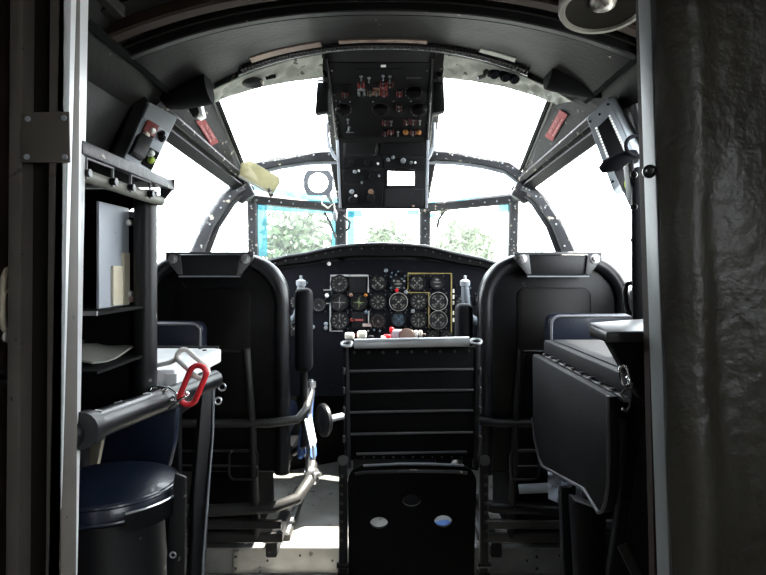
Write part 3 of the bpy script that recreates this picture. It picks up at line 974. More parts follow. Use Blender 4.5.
# ================================================================== control yokes
def yoke(name, label, cx, horn, s):
    t = thing(name, label, 'control yoke', (cx, 2.71, 0))
    m = MB(); m.tube([(cx, 2.75, .0), (cx, 2.75, .35), (cx, 2.72, .70), (cx, 2.69, .80)], .028, 14); m.build('column', 'black_paint', t)
    m = MB(); m.lathe([(.05, -.02), (.055, 0), (.05, .03), (.03, .04)], (cx, 2.70, .82), (0, -1, .2), 18); m.build('hub', 'black_paint', t)
    for sg in (-1, 1):
        m = MB(); m.tube([(cx, 2.69, .82), (cx + sg * .09, 2.67, .83), (cx + sg * .145, 2.65, .86), (cx + sg * .165, 2.63, .91), (cx + sg * .17, 2.62, .965), (cx + sg * .172, 2.62, 1.005)], [.016, .016, .018, .019, .018, .016], 12)
        hn = m.build('horn', horn, t)
        m = MB(); m.lathe([(.020, 0), (.022, .006), (.022, .022), (.014, .027), (.006, .03), (.006, .045), (0, .046)], (cx + sg * .172, 2.62, 1.0), (0, 0, 1), 14); m.build('horn_cap', 'grey_paint', hn)
    return t


yoke('control_yoke', 'left pilot control yoke whose inner horn rises beside the upright armrest', -.53, 'horn_grey', -1)
yoke('control_yoke', 'right pilot control yoke with a pale curved horn left of the right seat', .53, 'horn_grey', 1)

# ================================================================== overhead panel
OA, OB, OC = P(326, 56, 2.26), P(433, 56, 2.26), P(383, 150, 2.72)
ON = (OB - OA).cross(OC - OA).normalized()
if ON.dot(EYE - OA) < 0: ON = -ON


def op(px, py, off=0.0): return on_plane(px, py, OA, ON) + ON * off


OX = V((1, 0, 0)); OY = ON.cross(OX).normalized()
if OY.z < 0: OY = -OY
over = thing('overhead_panel', 'dark overhead switch panel on the ceiling centreline between the roof windows', 'overhead panel', (0, 2.5, 1.40))
mb = MB(); mb.prism([op(324.5, 50), op(434.5, 50), op(428.5, 140), op(337.5, 140)], -ON * .05, .006); mb.build('switch_plate', 'panel_grey_black', over)
mb = MB(); mb.prism([op(329, 62, .001), op(430, 62, .001), op(426, 136, .001), op(341, 136, .001)], ON * .003, .001); mb.build('lettered_plate', 'wrinkle_black', over)
pO = op(383, 140)
# lower console: drops steeply in front of the windshield
LN = V((0, -1, -.10)).normalized(); L0 = V((0, pO.y - .01, pO.z))
def lp(px, py, off=0.0): return on_plane(px, py, L0, LN) + LN * off
mb = MB()
rc = lambda m, a, b, c, d, dep, mt, nm, par, bev=.002: None
def lrect(x0, y0, x1, y1, off, dep, mt, nm, par=over, bev=.0015):
    m = MB(); m.prism([lp(x0, y0, off), lp(x1, y0, off), lp(x1, y1, off), lp(x0, y1, off)], LN * dep, bev, 1)
    return m.build(nm, mt, par)
# frame of the lower console built round its through-hole
lrect(338, 138, 429, 169.5, 0, -.05, 'panel_grey_black', 'console_face')
lrect(340, 169.5, 386.5, 209, 0, -.05, 'panel_grey_black', 'console_face')
lrect(415.5, 169.5, 426, 209, 0, -.05, 'panel_grey_black', 'console_face')
lrect(386.5, 186.5, 415.5, 209, 0, -.05, 'panel_grey_black', 'console_face')
m = MB(); m.bar([lp(387, 170, .002), lp(415, 171, .002), lp(415, 186.5, .002), lp(387, 186.5, .002)], .008, .008, LN, closed=True); m.build('hole_rim', 'black_gloss', over)
for (x0, x1) in ((336, 338.8), (426.5, 429.3)):
    m = MB(); m.prism([lp(x0, 140, .006), lp(x1, 140, .006), lp(x1 - (1.6 if x0 > 380 else -3), 208, .006), lp(x0 - (1.6 if x0 > 380 else -3), 208, .006)], LN * -.055, .002); m.build('side_rail', 'blue_grey_paint', over)
fr = lrect(343.5, 142.5, 377.5, 155.5, 0, .006, 'frame_paint', 'radio_frame')
lrect(345, 144, 376, 154.3, .006, .002, 'dial_black', 'radio_face', fr)
lrect(380, 142.5, 424, 155.5, 0, .006, 'wrinkle_black', 'radio_frame')
lrect(343, 158, 382, 168, 0, .008, 'wrinkle_black', 'radio_unit'); lrect(384, 158, 424, 168, 0, .008, 'wrinkle_black', 'radio_unit')
lrect(343, 171, 383, 182, 0, .01, 'wrinkle_black', 'radio_unit'); lrect(343, 184, 383, 206, 0, .012, 'wrinkle_black', 'radio_unit')
lrect(384, 189, 424, 207, 0, .008, 'panel_grey_black', 'blank_plate')
for (x, y, r, c) in ((355, 172, 2, 'grey_paint'), (359, 171, 1.2, 'white_paint'), (352, 192, 2.4, 'grey_paint'), (356, 196, 1.6, 'white_paint'), (371, 192, 3, 'tan_paint'), (371, 198, 4.5, 'bezel_black'), (353, 200, 4.5, 'bezel_black'), (388, 160, 2, 'grey_paint'), (393, 158, 2, 'grey_paint'), (403, 161, 2.6, 'grey_paint'), (411, 163, 1.6, 'grey_paint'), (415, 163, 1.2, 'white_paint'), (378, 164, 1.3, 'white_paint'), (362, 183, 1.3, 'grey_paint'), (367, 163, 3, 'bezel_black'), (352, 163, 3, 'bezel_black'), (372, 177, 3.2, 'bezel_black'), (379, 176, 1.3, 'grey_paint'), (413, 206, 1.3, 'tan_paint')):
    m = MB(); R = r * 2.72 / F; m.lathe([(R, 0), (R * .95, .02), (R * .7, .028), (0, .029)], lp(x, y, .008), LN, 14); m.build('knob', c, over)


def ob(px, py, w_, h_, dep, c, nm, par=over, bev=.001):
    m = MB(); q = 2.45 / F
    R = Matrix((OX, OY, ON)).transposed()
    m.box(op(px, py, dep / 2 + .003), (w_ * q, h_ * q, dep), R, bev, 1)
    return m.build(nm, c, par)


def rotary(px, py, r):
    q = 2.45 / F; R = r * q; c = op(px, py)
    m = MB(); m.lathe([(R * 1.25, .003), (R * 1.25, .006), (R * .95, .007)], c, ON, 24); o = m.build('rotary_selector', 'panel_grey_black', over)
    m = MB(); m.lathe([(R * .95, .006), (R * .9, .03), (R * .6, .036), (0, .037)], c + OY * R * .35, ON, 22, 1.1, .75); m.build('knob', 'black_matte', o)
    m = MB()
    for k in range(9):
        a = -2.3 + k * .575
        m.box(c + ON * .0075 + (OX * math.sin(a) - OY * math.cos(a)) * R * 1.1, (.003, .003, .002))
    m.build('scale_marks', 'grey_paint', o)
    m = MB(); m.prism([c + ON * .037 - OX * R * .22 + OY * R * .1, c + ON * .037 + OX * R * .22 + OY * R * .1, c + ON * .037 - OY * R * .55], ON * .003); m.build('pointer', 'bezel_black', o)
    return o


for x, y in ((413.5, 91.5), (343, 108.5), (380.5, 108.5), (418.7, 108.5)): rotary(x, y, 7.5)
ob(383.4, 65.3, 5, 3, .002, 'white_paint', 'name_plate'); ob(380, 68.2, 46, .9, .002, 'black_matte', 'legend_strip'); ob(414, 77, 15, 2.2, .002, 'frame_paint', 'legend_strip')
ob(371, 82.5, 26, 1.1, .002, 'black_matte', 'legend_strip'); ob(345, 84, 12, 1.2, .002, 'black_matte', 'legend_strip')


def toggle(px, py, c='grey_paint', guard=None):
    m = MB(); q = 2.45 / F; p = op(px, py)
    m.lathe([(.007, .003), (.007, .006), (.003, .007), (.0025, .02), (.0045, .024), (0, .026)], p, (ON - OY * .35).normalized(), 10)
    t = m.build('toggle_switch', c, over)
    if guard:
        m = MB(); R = Matrix((OX, OY, ON)).transposed()
        for sx_ in (-1, 1): m.box(p + OX * sx_ * .0105 + ON * .010, (.003, .024, .014), R, .001, 1)
        m.box(p - OY * .013 + ON * .007, (.024, .004, .010), R, .001, 1)
        m.build('switch_guard', guard, t)


for x, y in ((361, 75.5), (369, 77), (383, 75), (390, 75.5)): toggle(x, y)
for x, y, g in ((361, 83, 'red_paint'), (383, 82.5, 'red_paint'), (390, 82, 'dark_red'), (361.7, 91.5, 'grey_paint'), (370.2, 90.5, 'tan_paint'), (376.6, 90.5, 'tan_paint'), (384, 91.5, 'red_paint'), (345, 92, 'dark_red'), (399.4, 91.5, 'red_paint'), (399, 106, 'dark_red')):
    toggle(x, y, 'switch_grey' if g != 'grey_paint' else 'bezel_black', g)
for i, (x, y) in enumerate(((385, 120.5), (391, 120.5), (406.4, 119.7), (413.3, 119.7), (419.6, 119.7), (385, 131), (391, 129.7), (398, 131), (413, 130.7))):
    toggle(x, y, ['switch_grey', 'grey_paint'][i % 2], 'dark_red' if i % 3 != 1 else None)
ob(361.5, 91.5, 8, 9, .002, 'grey_paint', 'switch_plate_small'); ob(376.6, 90.5, 7.4, 9, .002, 'tan_paint', 'switch_plate_small'); ob(384.2, 90, 6.4, 11, .002, 'dark_red', 'switch_plate_small'); ob(361, 84, 7, 5, .002, 'dark_red', 'switch_plate_small')
for x, y in ((405.8, 131), (418.5, 131)):
    m = MB(); m.lathe([(.013, .003), (.013, .008), (.011, .015), (.006, .019), (0, .020)], op(x, y), ON, 16); m.build('signal_lamp', 'amber', over)
toggle(348, 118.5); toggle(349, 126.5)
m = MB(); m.bar([op(346, 131.5, .006), op(354, 131.5, .006)], .003, .003, ON); m.bar([op(347, 131, .006), op(349, 125, .006)], .003, .003, ON); m.build('wire_guard', 'grey_paint', over)
for (x, y) in ((336, 100), (429.5, 100), (338, 122), (427.5, 122), (332, 70), (427, 70), (334, 94), (393.5, 100.5), (411, 100.5), (340, 101), (350, 101), (373, 101)):
    m = MB(); m.lathe([(.004, .002), (.0035, .005), (0, .006)], op(x, y), ON, 8); m.build('screw', 'grey_paint', over)
# pale edges of the overhead panel
for (a, b) in (((326.3, 57), (338.6, 139)), ((432.7, 57), (427.4, 139))):
    m = MB(); m.bar([op(*a, off=.004), op(*b, off=.004)], .006, .012, ON); m.build('edge_trim', 'frame_paint', over)

# black blade covers hanging at both sides of the overhead panel
for s, px, lab in ((-1, 321.5, 'black box shaped shade hanging left of the overhead panel'), (1, 438.5, 'black box shaped shade hanging right of the overhead panel')):
    t = thing('roller_blind', lab, 'blind', P(px, 113, 2.38), 'roller shades beside the overhead panel')
    m = MB(); m.prism([P(px - 4.5, 82, 2.37), P(px + 5.5, 82, 2.37), P(px + 6.5 - (s < 0) * 0, 111, 2.37), P(px - 6.5, 113, 2.37)], (0, .05, 0), .004); m.build('shade_case', 'wrinkle_black', t)
    m = MB(); m.cyl(P(px - 4, 80.5, 2.39), P(px + 4, 80.5, 2.39), .006, 10); m.build('hinge_pin', 'bare_metal', t)
# grab rods
for s, pts, lab in ((-1, [(327, 123), (327.2, 135), (329, 147), (334, 156), (338, 160)], 'thin curved grey grab rod left of the overhead panel'), (1, [(434, 123), (434, 137), (433, 147), (430, 155), (427, 160)], 'thin curved grey grab rod right of the overhead panel')):
    m = MB(); m.tube([P(x, y, 2.66) for x, y in pts], .008, 10)
    tag(m.build('grab_rod', 'blue_grey_paint'), lab, 'grab rod', 'grab rods beside the overhead panel')

# ================================================================== small things round the windows
vis = thing('sun_visor', 'small translucent olive sun visor tilted at the upper left window corner', 'sun visor', P(258, 193, 2.78))
m = MB(); m.prism([P(241, 163, 2.76), P(250, 160.5, 2.75), P(278.5, 177, 2.78), P(279, 183, 2.79), P(272, 193.5, 2.80), P(264, 190, 2.80), P(238.5, 177, 2.78)], (.004, .012, 0), .003); m.build('visor_panel', 'plastic_olive', vis)
m = MB(); m.bar([P(239, 176, 2.765), P(265, 190.5, 2.785), P(272, 193, 2.785)], .012, .010, (0, 1, 0)); m.build('visor_edge', 'olive_box', vis)
m = MB(); m.cyl(P(268, 189, 2.785), P(272, 196, 2.80), .012, 10); m.build('pivot', 'frame_paint', vis)

cb = thing('ring_bracket', 'grey plate with a large round hole in the upper left front window', 'bracket', P(318, 196, 3.0))
m = MB(); c = P(318, 182.5, 3.0)
outer = [P(x, y, 3.0) for x, y in ((307, 170), (329, 170), (333, 177), (333, 188), (329, 195.5), (307, 195.5), (303.5, 188), (303.5, 177))]
N = 32
ov = []
for k in range(N):
    a = 2 * PI * k / N; dx, dz = math.cos(a), math.sin(a)
    # radial distance to the outline
    best = 9
    for i in range(len(outer)):
        p, q = outer[i] - c, outer[(i + 1) % len(outer)] - c
        den = dx * (q.z - p.z) - dz * (q.x - p.x)
        if abs(den) < 1e-9: continue
        tt = (p.x * (q.z - p.z) - p.z * (q.x - p.x)) / den
        uu = (p.x * dz - p.z * dx) / den
        if tt > 0 and -1e-6 <= uu <= 1 + 1e-6: best = min(best, tt)
    ov.append((dx * best, dz * best))
Rr = 10 / F * 3
vv = []
for k in range(N):
    a = 2 * PI * k / N
    vv.append([m.b.verts.new(c + V((x, y, z))) for x, y, z in ((ov[k][0], 0, ov[k][1]), (Rr * math.cos(a), 0, Rr * math.sin(a)), (Rr * math.cos(a), .012, Rr * math.sin(a)), (ov[k][0], .012, ov[k][1]))])
fs = []
for k in range(N):
    a, b = vv[k], vv[(k + 1) % N]
    for j in range(4): fs.append(m.b.faces.new((a[j], a[(j + 1) % 4], b[(j + 1) % 4], b[j])))
bmesh.ops.recalc_face_normals(m.b, faces=fs)
m.build('plate', 'bracket_grey', cb)
m = MB(); m.cyl(P(328, 195, 3.0), P(331, 200, 3.12), .012, 10); m.build('stem', 'bracket_grey', cb)
# dangling cords at the centre posts
cd = thing('pull_cord', 'pale cord with a plastic end dangling at the left centre window post', 'cord', P(335, 222, 3.22))
m = MB(); m.tube([P(x, y, 3.2) for x, y in ((340, 188), (335, 194), (328, 197), (322, 199), (322, 204), (328, 208), (334, 203), (335, 212))], .005, 8); m.build('cord', 'rope', cd)
m = MB(); m.lathe([(.008, 0), (.013, .02), (.011, .05), (.005, .06)], P(335, 221, 3.2), (0, 0, 1), 10); m.build('end_piece', 'piping_grey', cd)
for lab, pts in (('thin black hose looping left of the centre windshield', [(324, 212), (330, 222), (333, 231), (336, 238)]), ('thin black hose curling right of the left centre post', [(343, 216), (350, 222), (349, 228), (345, 231)]), ('thin pale wire at the right centre window post', [(453, 193), (454, 199), (450, 205), (444, 210), (438, 215)]), ('thin black hose at the right centre window post', [(451, 207), (444, 212), (439, 219), (437, 228)])):
    m = MB(); m.tube([P(x, y, 3.30) for x, y in pts], .007, 8); tag(m.build('hose', 'rope' if 'pale' in lab else 'rubber'), lab, 'hose')

# red placards on the window bands
def placard(label, s):
    q = (lambda p: mirror(p)) if s < 0 else (lambda p: V(p))
    # on the plane through FF, C, E side band
    n = (C - FF).cross(E - FF).normalized()
    if s < 0: n = V((-n.x, n.y, n.z))
    p0 = q(FF)
    if n.dot(V((0, 2, 1)) - p0) < 0: n = -n
    f = (lambda x, y, o=.006: on_plane(x, y, p0, n) + n * o)
    t = thing('warning_placard', label, 'placard', f(*((205, 130) if s < 0 else (550, 125))), 'red placards beside the roof windows')
    if s < 0: c4 = [(195, 120.5), (204.5, 119.5), (217.5, 141.5), (210.5, 145.5)]
    else: c4 = [(546, 136), (553.5, 140.5), (568.5, 114), (561, 109)]
    m = MB(); m.prism([f(*p) for p in c4], -n * .003); m.build('placard_plate', 'placard_red', t)
    P4 = [f(*p, .008) for p in c4]
    if s < 0:
        o = P4[1].lerp(P4[0], .32).lerp(P4[2].lerp(P4[3], .32), .5); xd = P4[2] - P4[1]; yd = P4[1] - P4[0]
        o2 = P4[1].lerp(P4[0], .78).lerp(P4[2].lerp(P4[3], .78), .5)
    else:
        o = P4[0].lerp(P4[1], .32).lerp(P4[3].lerp(P4[2], .32), .5); xd = P4[3] - P4[0]; yd = P4[0] - P4[1]
        o2 = P4[0].lerp(P4[1], .78).lerp(P4[3].lerp(P4[2], .78), .5)
    text_mesh('PIN SECURED', .019, 'placard_pink', 'lettering', t, o, xd, yd)
    m = MB(); xn = xd.normalized(); yn = (yd - xn * yd.dot(xn)).normalized(); rnd = random.Random(5)
    x = -.062
    while x < .06:
        L_ = rnd.uniform(.004, .008); a = o2 + xn * x
        m.prism([a - yn * .004, a + xn * L_ - yn * .004, a + xn * L_ + yn * .004, a + yn * .004], n * .0008)
        x += L_ + rnd.choice((.0015, .0015, .005))
    m.build('fine_print', 'placard_pink', t)


placard('small red warning placard right of the left side window', -1)
placard('small red warning placard left of the right side window', 1)

# black domed housings on the arch
for pts, rr, lab in (([(158, 94), (166, 90), (176, 86), (190, 82), (204, 79), (209.5, 78)], [.012, .036, .050, .056, .057, .054], 'black half round housing on the left end of the ceiling arch'), ([(548.5, 63), (554, 64), (568, 66), (584, 71), (597, 78), (608, 86)], [.056, .060, .061, .056, .040, .012], 'black half round housing on the right end of the ceiling arch')):
    m = MB(); m.tube([P(x, y, 2.10) for x, y in pts], rr, 20, up=(0, 1, 0))
    for v_ in m.b.verts: v_.co.z -= .034
    tag(m.build('arch_housing', 'dome_black'), lab, 'housing', 'half round housings on the arch')
# map light at the left window corner
ml = thing('map_light', 'small black and white spot lamp hanging above the left side window', 'lamp', P(197, 118, 2.2))
m = MB(); m.prism([P(180, 95, 2.2), P(194, 94, 2.2), P(199, 113, 2.2), P(193, 118, 2.2)], (.0, .05, -.0), .006); m.build('lamp_body', 'black_paint', ml)
m = MB(); m.prism([P(194.5, 93.5, 2.195), P(200, 103, 2.195), P(203, 115, 2.195), P(197, 118.5, 2.195), P(199, 112, 2.195)], (.0, .045, 0), .003); m.build('lamp_side', 'white_paint', ml)
m = MB(); m.cyl(P(186, 96, 2.22), P(184, 88, 2.2), .010, 10); m.build('swivel', 'grey_paint', ml)
# equipment in the right liner
t = thing('connector_cluster', 'cluster of dark connectors behind the right roof window rear edge', 'connector', P(505, 76, 2.25))
m = MB(); m.prism([P(488, 66, 2.245), P(520, 72, 2.245), P(523, 80, 2.265), P(488, 77, 2.265)], (0, .03, .01), .004); m.build('bracket', 'wall_paint', t)
for x, y in ((494, 73), (505, 76), (514, 78)):
    m = MB(); m.lathe([(.020, -.02), (.020, .012), (.014, .018), (.014, .03), (0, .031)], P(x, y, 2.235), (0, -1, -.6), 14); m.build('connector', 'panel_navy', t)
for pts in ([(478, 78), (484, 76), (487, 70)], [(522, 80), (529, 78), (532, 72), (537, 69)]):
    m = MB(); m.tube([P(x, y, 2.235) for x, y in pts], .008, 8); m.build('clip', 'black_paint', t)
t = thing('latch', 'dark oval latch in the pale liner above the left roof window', 'latch', P(253, 84, 2.25))
m = MB(); m.lathe([(.035, 0), (.033, .012), (.02, .02), (0, .022)], P(253, 82, 2.25), (0, -1, -1), 20, 1.2, .6); m.build('latch_body', 'frame_paint', t)
m = MB(); m.prism([P(265, 76, 2.245), P(275, 74, 2.245), P(276, 78, 2.25), P(266, 80, 2.25)], (0, .01, .004), .002); m.build('latch_strike', 'wall_paint', t)

# ================================================================== loudspeaker
t = thing('loudspeaker', 'round loudspeaker with a silvery cap in the upper right ceiling corner', 'loudspeaker', P(604, 34, 1.5))
c = P(603, 7, 1.50); ax = V((-.05, -.20, -1)).normalized()
m = MB(); m.lathe([(.105, -.04), (.108, .0), (.104, .008), (.094, .008), (.090, .0)], c, ax, 40, cap=False); m.build('rim', 'speaker_rim', t)
m = MB(); m.lathe([(.092, .002), (.045, -.012), (.030, -.014)], c, ax, 36, cap=False); m.build('cone', 'cone_paper', t)
m = MB(); m.lathe([(.034, -.014), (.030, -.004), (.018, .004), (0, .007)], c, ax, 24); m.build('dust_cap', 'speaker_cap', t)

# ================================================================== wall boxes
t = thing('switch_box', 'grey switch box with red guarded switches on the left wall by the side window', 'switch box', P(150, 170, 1.95))
bp0, bp1, bp2, bp3 = P(149, 101, 1.98), P(178, 117, 2.05), P(151, 174, 1.96), P(124, 158, 1.88)
bn = (bp1 - bp0).cross(bp3 - bp0).normalized()
if bn.dot(EYE - bp0) < 0: bn = -bn
m = MB(); m.prism([bp0, bp1, bp2, bp3], -bn * .10, .006); m.build('case', 'blue_grey_paint', t)
def bpt(u, v, o=0.0): return bp0.lerp(bp1, u).lerp(bp3.lerp(bp2, u), v) + bn * o
def bbox(u0, v0, u1, v1, o, dep, c, nm):
    m = MB(); m.prism([bpt(u0, v0, o), bpt(u1, v0, o), bpt(u1, v1, o), bpt(u0, v1, o)], bn * dep, .002); return m.build(nm, c, t)
bbox(.03, .02, .97, .30, .0, .004, 'grey_paint', 'blank_cover')
bbox(.15, .32, .55, .52, .0, .018, 'dark_red', 'switch_guard')
bbox(.06, .60, .50, .92, .0, .035, 'black_paint', 'rotary_block')
bbox(.55, .66, .95, .95, .0, .006, 'black_matte', 'gauge_plate')
for u, v, c in ((.42, .44, 'white_paint'), (.72, .40, 'bezel_black'), (.80, .46, 'bezel_black'), (.30, .55, 'ivory'), (.68, .76, 'white_paint'), (.78, .84, 'lime')):
    m = MB(); m.lathe([(.012, 0), (.010, .014), (.006, .02), (0, .021)], bpt(u, v, .006), bn, 12); m.build('knob', c, t)
# dark side flap behind it
m = MB(); m.prism([P(140, 88, 1.99), P(149, 100, 1.985), P(124, 158, 1.885), P(113, 152, 1.87)], (-.04, .03, .0), .006); m.build('side_cover', 'wall_paint', t)

t = thing('junction_box', 'pale grey box with a dark slotted inset on the right wall by the side window', 'box', P(620, 195, 1.9))
q0, q1, q2, q3 = P(586, 118, 2.02), P(608, 97, 1.98), P(641, 166, 1.88), P(613, 192, 1.90)
qn = (q1 - q0).cross(q3 - q0).normalized()
if qn.dot(EYE - q0) < 0: qn = -qn
def qp(u, v, o=0.0): return q0.lerp(q1, u).lerp(q3.lerp(q2, u), v) + qn * o
m = MB(); m.prism([qp(0, 0), qp(1, 0), qp(1, 1), qp(0, 1)], -qn * .05, .006); m.build('case', 'blue_grey_paint', t)
m = MB(); m.prism([qp(.26, .22, 0), qp(.74, .22, 0), qp(.74, .74, 0), qp(.26, .74, 0)], qn * .004, .001); ins = m.build('inset', 'dial_black', t)
m = MB()
for k in range(14):
    for u in (.22, .78):
        a = qp(u, .22 + k * .54 / 14, .003); m.box(a, (.006, .006, .006))
m.build('contact_rows', 'white_paint', ins)['kind'] = 'stuff'
m = MB(); m.prism([qp(1.0, .02, .002), qp(1.16, -.02, -.03), qp(1.2, .94, -.03), qp(1.0, .98, .002)], -qn * .05, .004); m.build('side_plate', 'blue_grey_paint', t)
for u, v in ((.1, .08), (.9, .08), (.1, .9), (.9, .9), (.5, .1)):
    m = MB(); m.lathe([(.005, 0), (.004, .003), (0, .004)], qp(u, v), qn, 8); m.build('screw', 'panel_navy', t)
t = thing('swing_lamp', 'dark tubular swivel lamp under the grey box on the right wall', 'lamp', P(618, 178, 1.75))
m = MB(); m.tube([P(601, 170, 1.80), P(606, 166.5, 1.79), P(618, 162, 1.78), P(628, 158, 1.77), P(636, 156, 1.77)], [.012, .020, .024, .024, .020], 14); m.build('lamp_body', 'panel_navy', t)
m = MB(); m.ring(P(636, 146, 1.75), (0, -1, .1), .030, .006, 20, 8); m.build('lamp_ring', 'panel_navy', t)
m = MB(); m.prism([P(612, 168, 1.80), P(634, 163, 1.80), P(640, 225, 1.75), P(631, 210, 1.78)], (.02, .03, 0), .004); m.build('back_plate', 'frame_paint', t)
m = MB(); m.lathe([(.014, 0), (.014, .006), (0, .009)], P(627, 184, 1.79), (-.3, -1, 0), 14, .6, 1.2); m.build('lens', 'lime', t)
# dark upright on the right side window edge
t = thing('window_upright', 'dark upright bar at the rear edge of the right side window', 'post', P(636, 318, 1.30))
m = MB(); m.prism([P(631, 168, 1.36), P(642, 165, 1.36), V((.575, 1.30, .875)), V((.540, 1.30, .875))], (.02, .05, 0), .008); m.build('bar', 'wrinkle_black', t)
for y in (175, 207, 240): 
    m = MB(); m.lathe([(.008, 0), (.007, .005), (0, .008)], P(634, y, 1.345), (-.5, -1, 0), 10); m.build('bolt', 'black_gloss', t)
m = MB(); m.prism([P(628, 165, 1.36), P(634, 160, 1.36), P(637, 196, 1.36), P(632, 200, 1.36)], (.0, .03, 0), .003); m.build('hinge_plate', 'frame_paint', t)
m = MB(); m.tube([P(x, y, 1.35) for x, y in ((636, 282), (627, 284), (625, 292), (626, 303), (628, 312), (637, 316))], .006, 10); tag(m.build('oxygen_hose', 'rubber'), 'black rubber hose loop right of the right seat top', 'hose')

# ================================================================== pilot seats
def pilot_seat(cx, label, s):
    """s = +1 right seat, -1 left seat; the inner side is towards the centre"""
    y0 = 2.10; hw = .262; zt = 1.128; zb = .36
    t = thing('pilot_seat', label, 'seat', (cx, 2.35, .0))
    
    def arch_outline(x0, z0, x1, z1, rr, n=10):
        return [(x0, z0), (x1, z0)] + [(x1 - rr + rr * math.cos(k * PI / 2 / n), z1 - rr + rr * math.sin(k * PI / 2 / n)) for k in range(n + 1)] + [(x0 + rr - rr * math.sin(k * PI / 2 / n), z1 - rr + rr * math.cos(k * PI / 2 / n)) for k in range(n + 1)]
    out = arch_outline(cx - hw, zb, cx + hw, zt, .165)
    m = MB(); m.prism([V((x, y0, z)) for x, z in out], (0, .055, 0), .014, 3); m.build('back_shell', 'seat_black', t)
    # raised rounded rim (open at the bottom)
    rim = [V((x, y0 - .004, z)) for x, z in arch_outline(cx - hw + .022, zb, cx + hw - .022, zt - .024, .15, 12)]
    rim = rim[1:] + rim[:1]
    m = MB(); m.tube(rim, .026, 12, up=(0, 1, 0)); m.build('rim', 'black_gloss', t)
    m = MB(); m.prism([V((x, y0 - .004, z)) for x, z in rrect(cx - .13, zb + .06, cx + .13, zt - .12, .03, 4)], (0, .012, 0), .004); m.build('back_panel', 'seat_brown_back', t)
    # bracket across the top of the back
    b = lambda x, z, o=-.045: V((cx + x, y0 + o, z))
    br = MB(); br.prism([b(-.105, 1.052), b(.105, 1.052), b(.118, 1.122), b(-.118, 1.122)], (0, .03, 0), .003)
    bo = br.build('head_bracket', 'black_paint', t)
    m = MB(); m.bar([b(-.150, 1.128), b(.150, 1.128)], .022, .008); m.build('bracket_lip', 'worn_grey', bo)
    m = MB(); m.bar([b(-.105, 1.048, -.05), b(.105, 1.048, -.05)], .008, .005); m.build('bracket_edge', 'grey_paint', bo)
    for sg in (-1, 1):
        m = MB(); m.prism([b(sg * .092, 1.055, -.048), b(sg * .108, 1.055, -.048), b(sg * .150, 1.108, -.048), b(sg * .150, 1.124, -.048), b(sg * .100, 1.124, -.048)], (0, -.006, 0), .002)
        lug = m.build('lug', 'worn_grey', bo)
        m = MB(); m.lathe([(.016, 0), (.016, .005), (.010, .006), (.010, .014), (0, .016)], b(sg * .124, 1.108, -.054), (0, -1, 0), 14); m.build('bolt', 'bare_metal', lug)
    # front of the seat: cushions
    m = MB(); m.prism([V((x, y0 + .058, z)) for x, z in rrect(cx - .215, .50, cx + .215, 1.06, .09, 6)], (0, .09, 0), .03, 3); m.build('back_cushion', 'seat_navy', t)
    m = MB(); m.box((cx, 2.41, .455), (.45, .44, .11), bevel=.035, seg=3); m.build('seat_cushion', 'seat_navy', t)
    m = MB(); m.box((cx, 2.38, .375), (.50, .50, .05), bevel=.01); m.build('seat_pan', 'seat_black', t)
    # inner armrest, folded upright beside the back
    xi = cx - s * (hw + .045)
    m = MB(); m.box((xi, 2.16, .855 if s < 0 else .80), (.062, .075, .30), bevel=.022, seg=3); ar = m.build('armrest', 'wrinkle_black', t)
    m = MB(); m.tube([(xi, 2.16, .72 if s < 0 else .66), (xi, 2.16, .58), (xi, 2.18, .44), (cx - s * hw, 2.2, .40)], .014, 10); m.build('armrest_post', 'black_paint', ar)
    # outer armrest
    xo = cx + s * (hw + .012)
    m = MB(); m.box((xo, 2.34, .66), (.05, .30, .05), bevel=.018, seg=3); m.build('armrest', 'wrinkle_black', t)
    m = MB(); m.tube([(xo, 2.30, .64), (xo, 2.30, .42), (cx + s * .23, 2.3, .385)], .013, 10); m.build('armrest_post', 'black_paint', t)
    # tubular frame behind and below the back
    yy = y0 - .045
    xin = cx - s * .275
    m = MB(); m.tube([(cx + s * .2, yy, .545), (cx, yy, .545), (cx - s * .20, yy, .545), (xin - s * .02, yy + .02, .553), (xin - s * .045, yy + .07, .575), (xin - s * .05, yy + .14, .61), (xin - s * .05, yy + .17, .64)], .0155, 12)
    bar_ = m.build('frame_tube', 'rail_dark' if s < 0 else 'black_paint', t)
    m = MB(); m.lathe([(.018, 0), (.018, .022), (.008, .024), (.008, .03), (0, .031)], (xin - s * .05, yy + .165, .635), (0, .2, 1), 12); m.build('tube_end', 'bare_metal', bar_)
    m = MB(); m.tube([(cx - s * .125, yy, .80), (cx - s * .135, yy, .66), (cx - s * .145, yy, .54), (cx - s * .15, yy, .38), (cx - s * .15, yy + .06, .12)], .013, 12); m.build('frame_tube', 'rail_dark' if s < 0 else 'black_paint', t)
    m = MB(); m.tube([(cx + s * .14, yy, .80), (cx + s * .14, yy, .38), (cx + s * .14, yy + .06, .12)], .013, 12); m.build('frame_tube', 'black_paint', t)
    m = MB(); m.tube([(cx - s * .13, yy, .79), (cx + s * .14, yy, .79)], .008, 10); m.build('cross_tube', 'black_paint', t)
    for z in (.45, .40):
        m = MB(); m.bar([(cx - s * .14, yy, z), (cx + s * .2, yy, z)], .012, .006); m.build('cross_tube', 'rail_dark', t)
    m = MB(); m.tube([(cx + s * .15, yy + .03, .235), (cx, yy + .03, .235), (xin + s * .06, yy + .035, .245), (xin - s * .015, yy + .06, .265), (xin - s * .05, yy + .13, .305), (xin - s * .05, yy + .20, .34)], .021, 12); m.build('lower_tube', 'rail_dark' if s < 0 else 'black_paint', t)
    m = MB(); m.lathe([(.026, -.02), (.026, .02), (.01, .024), (.01, .036), (0, .037)], (xin - s * .055, yy + .15, .315), (-s, -.3, .2), 12); m.build('tube_collar', 'bare_metal', t)
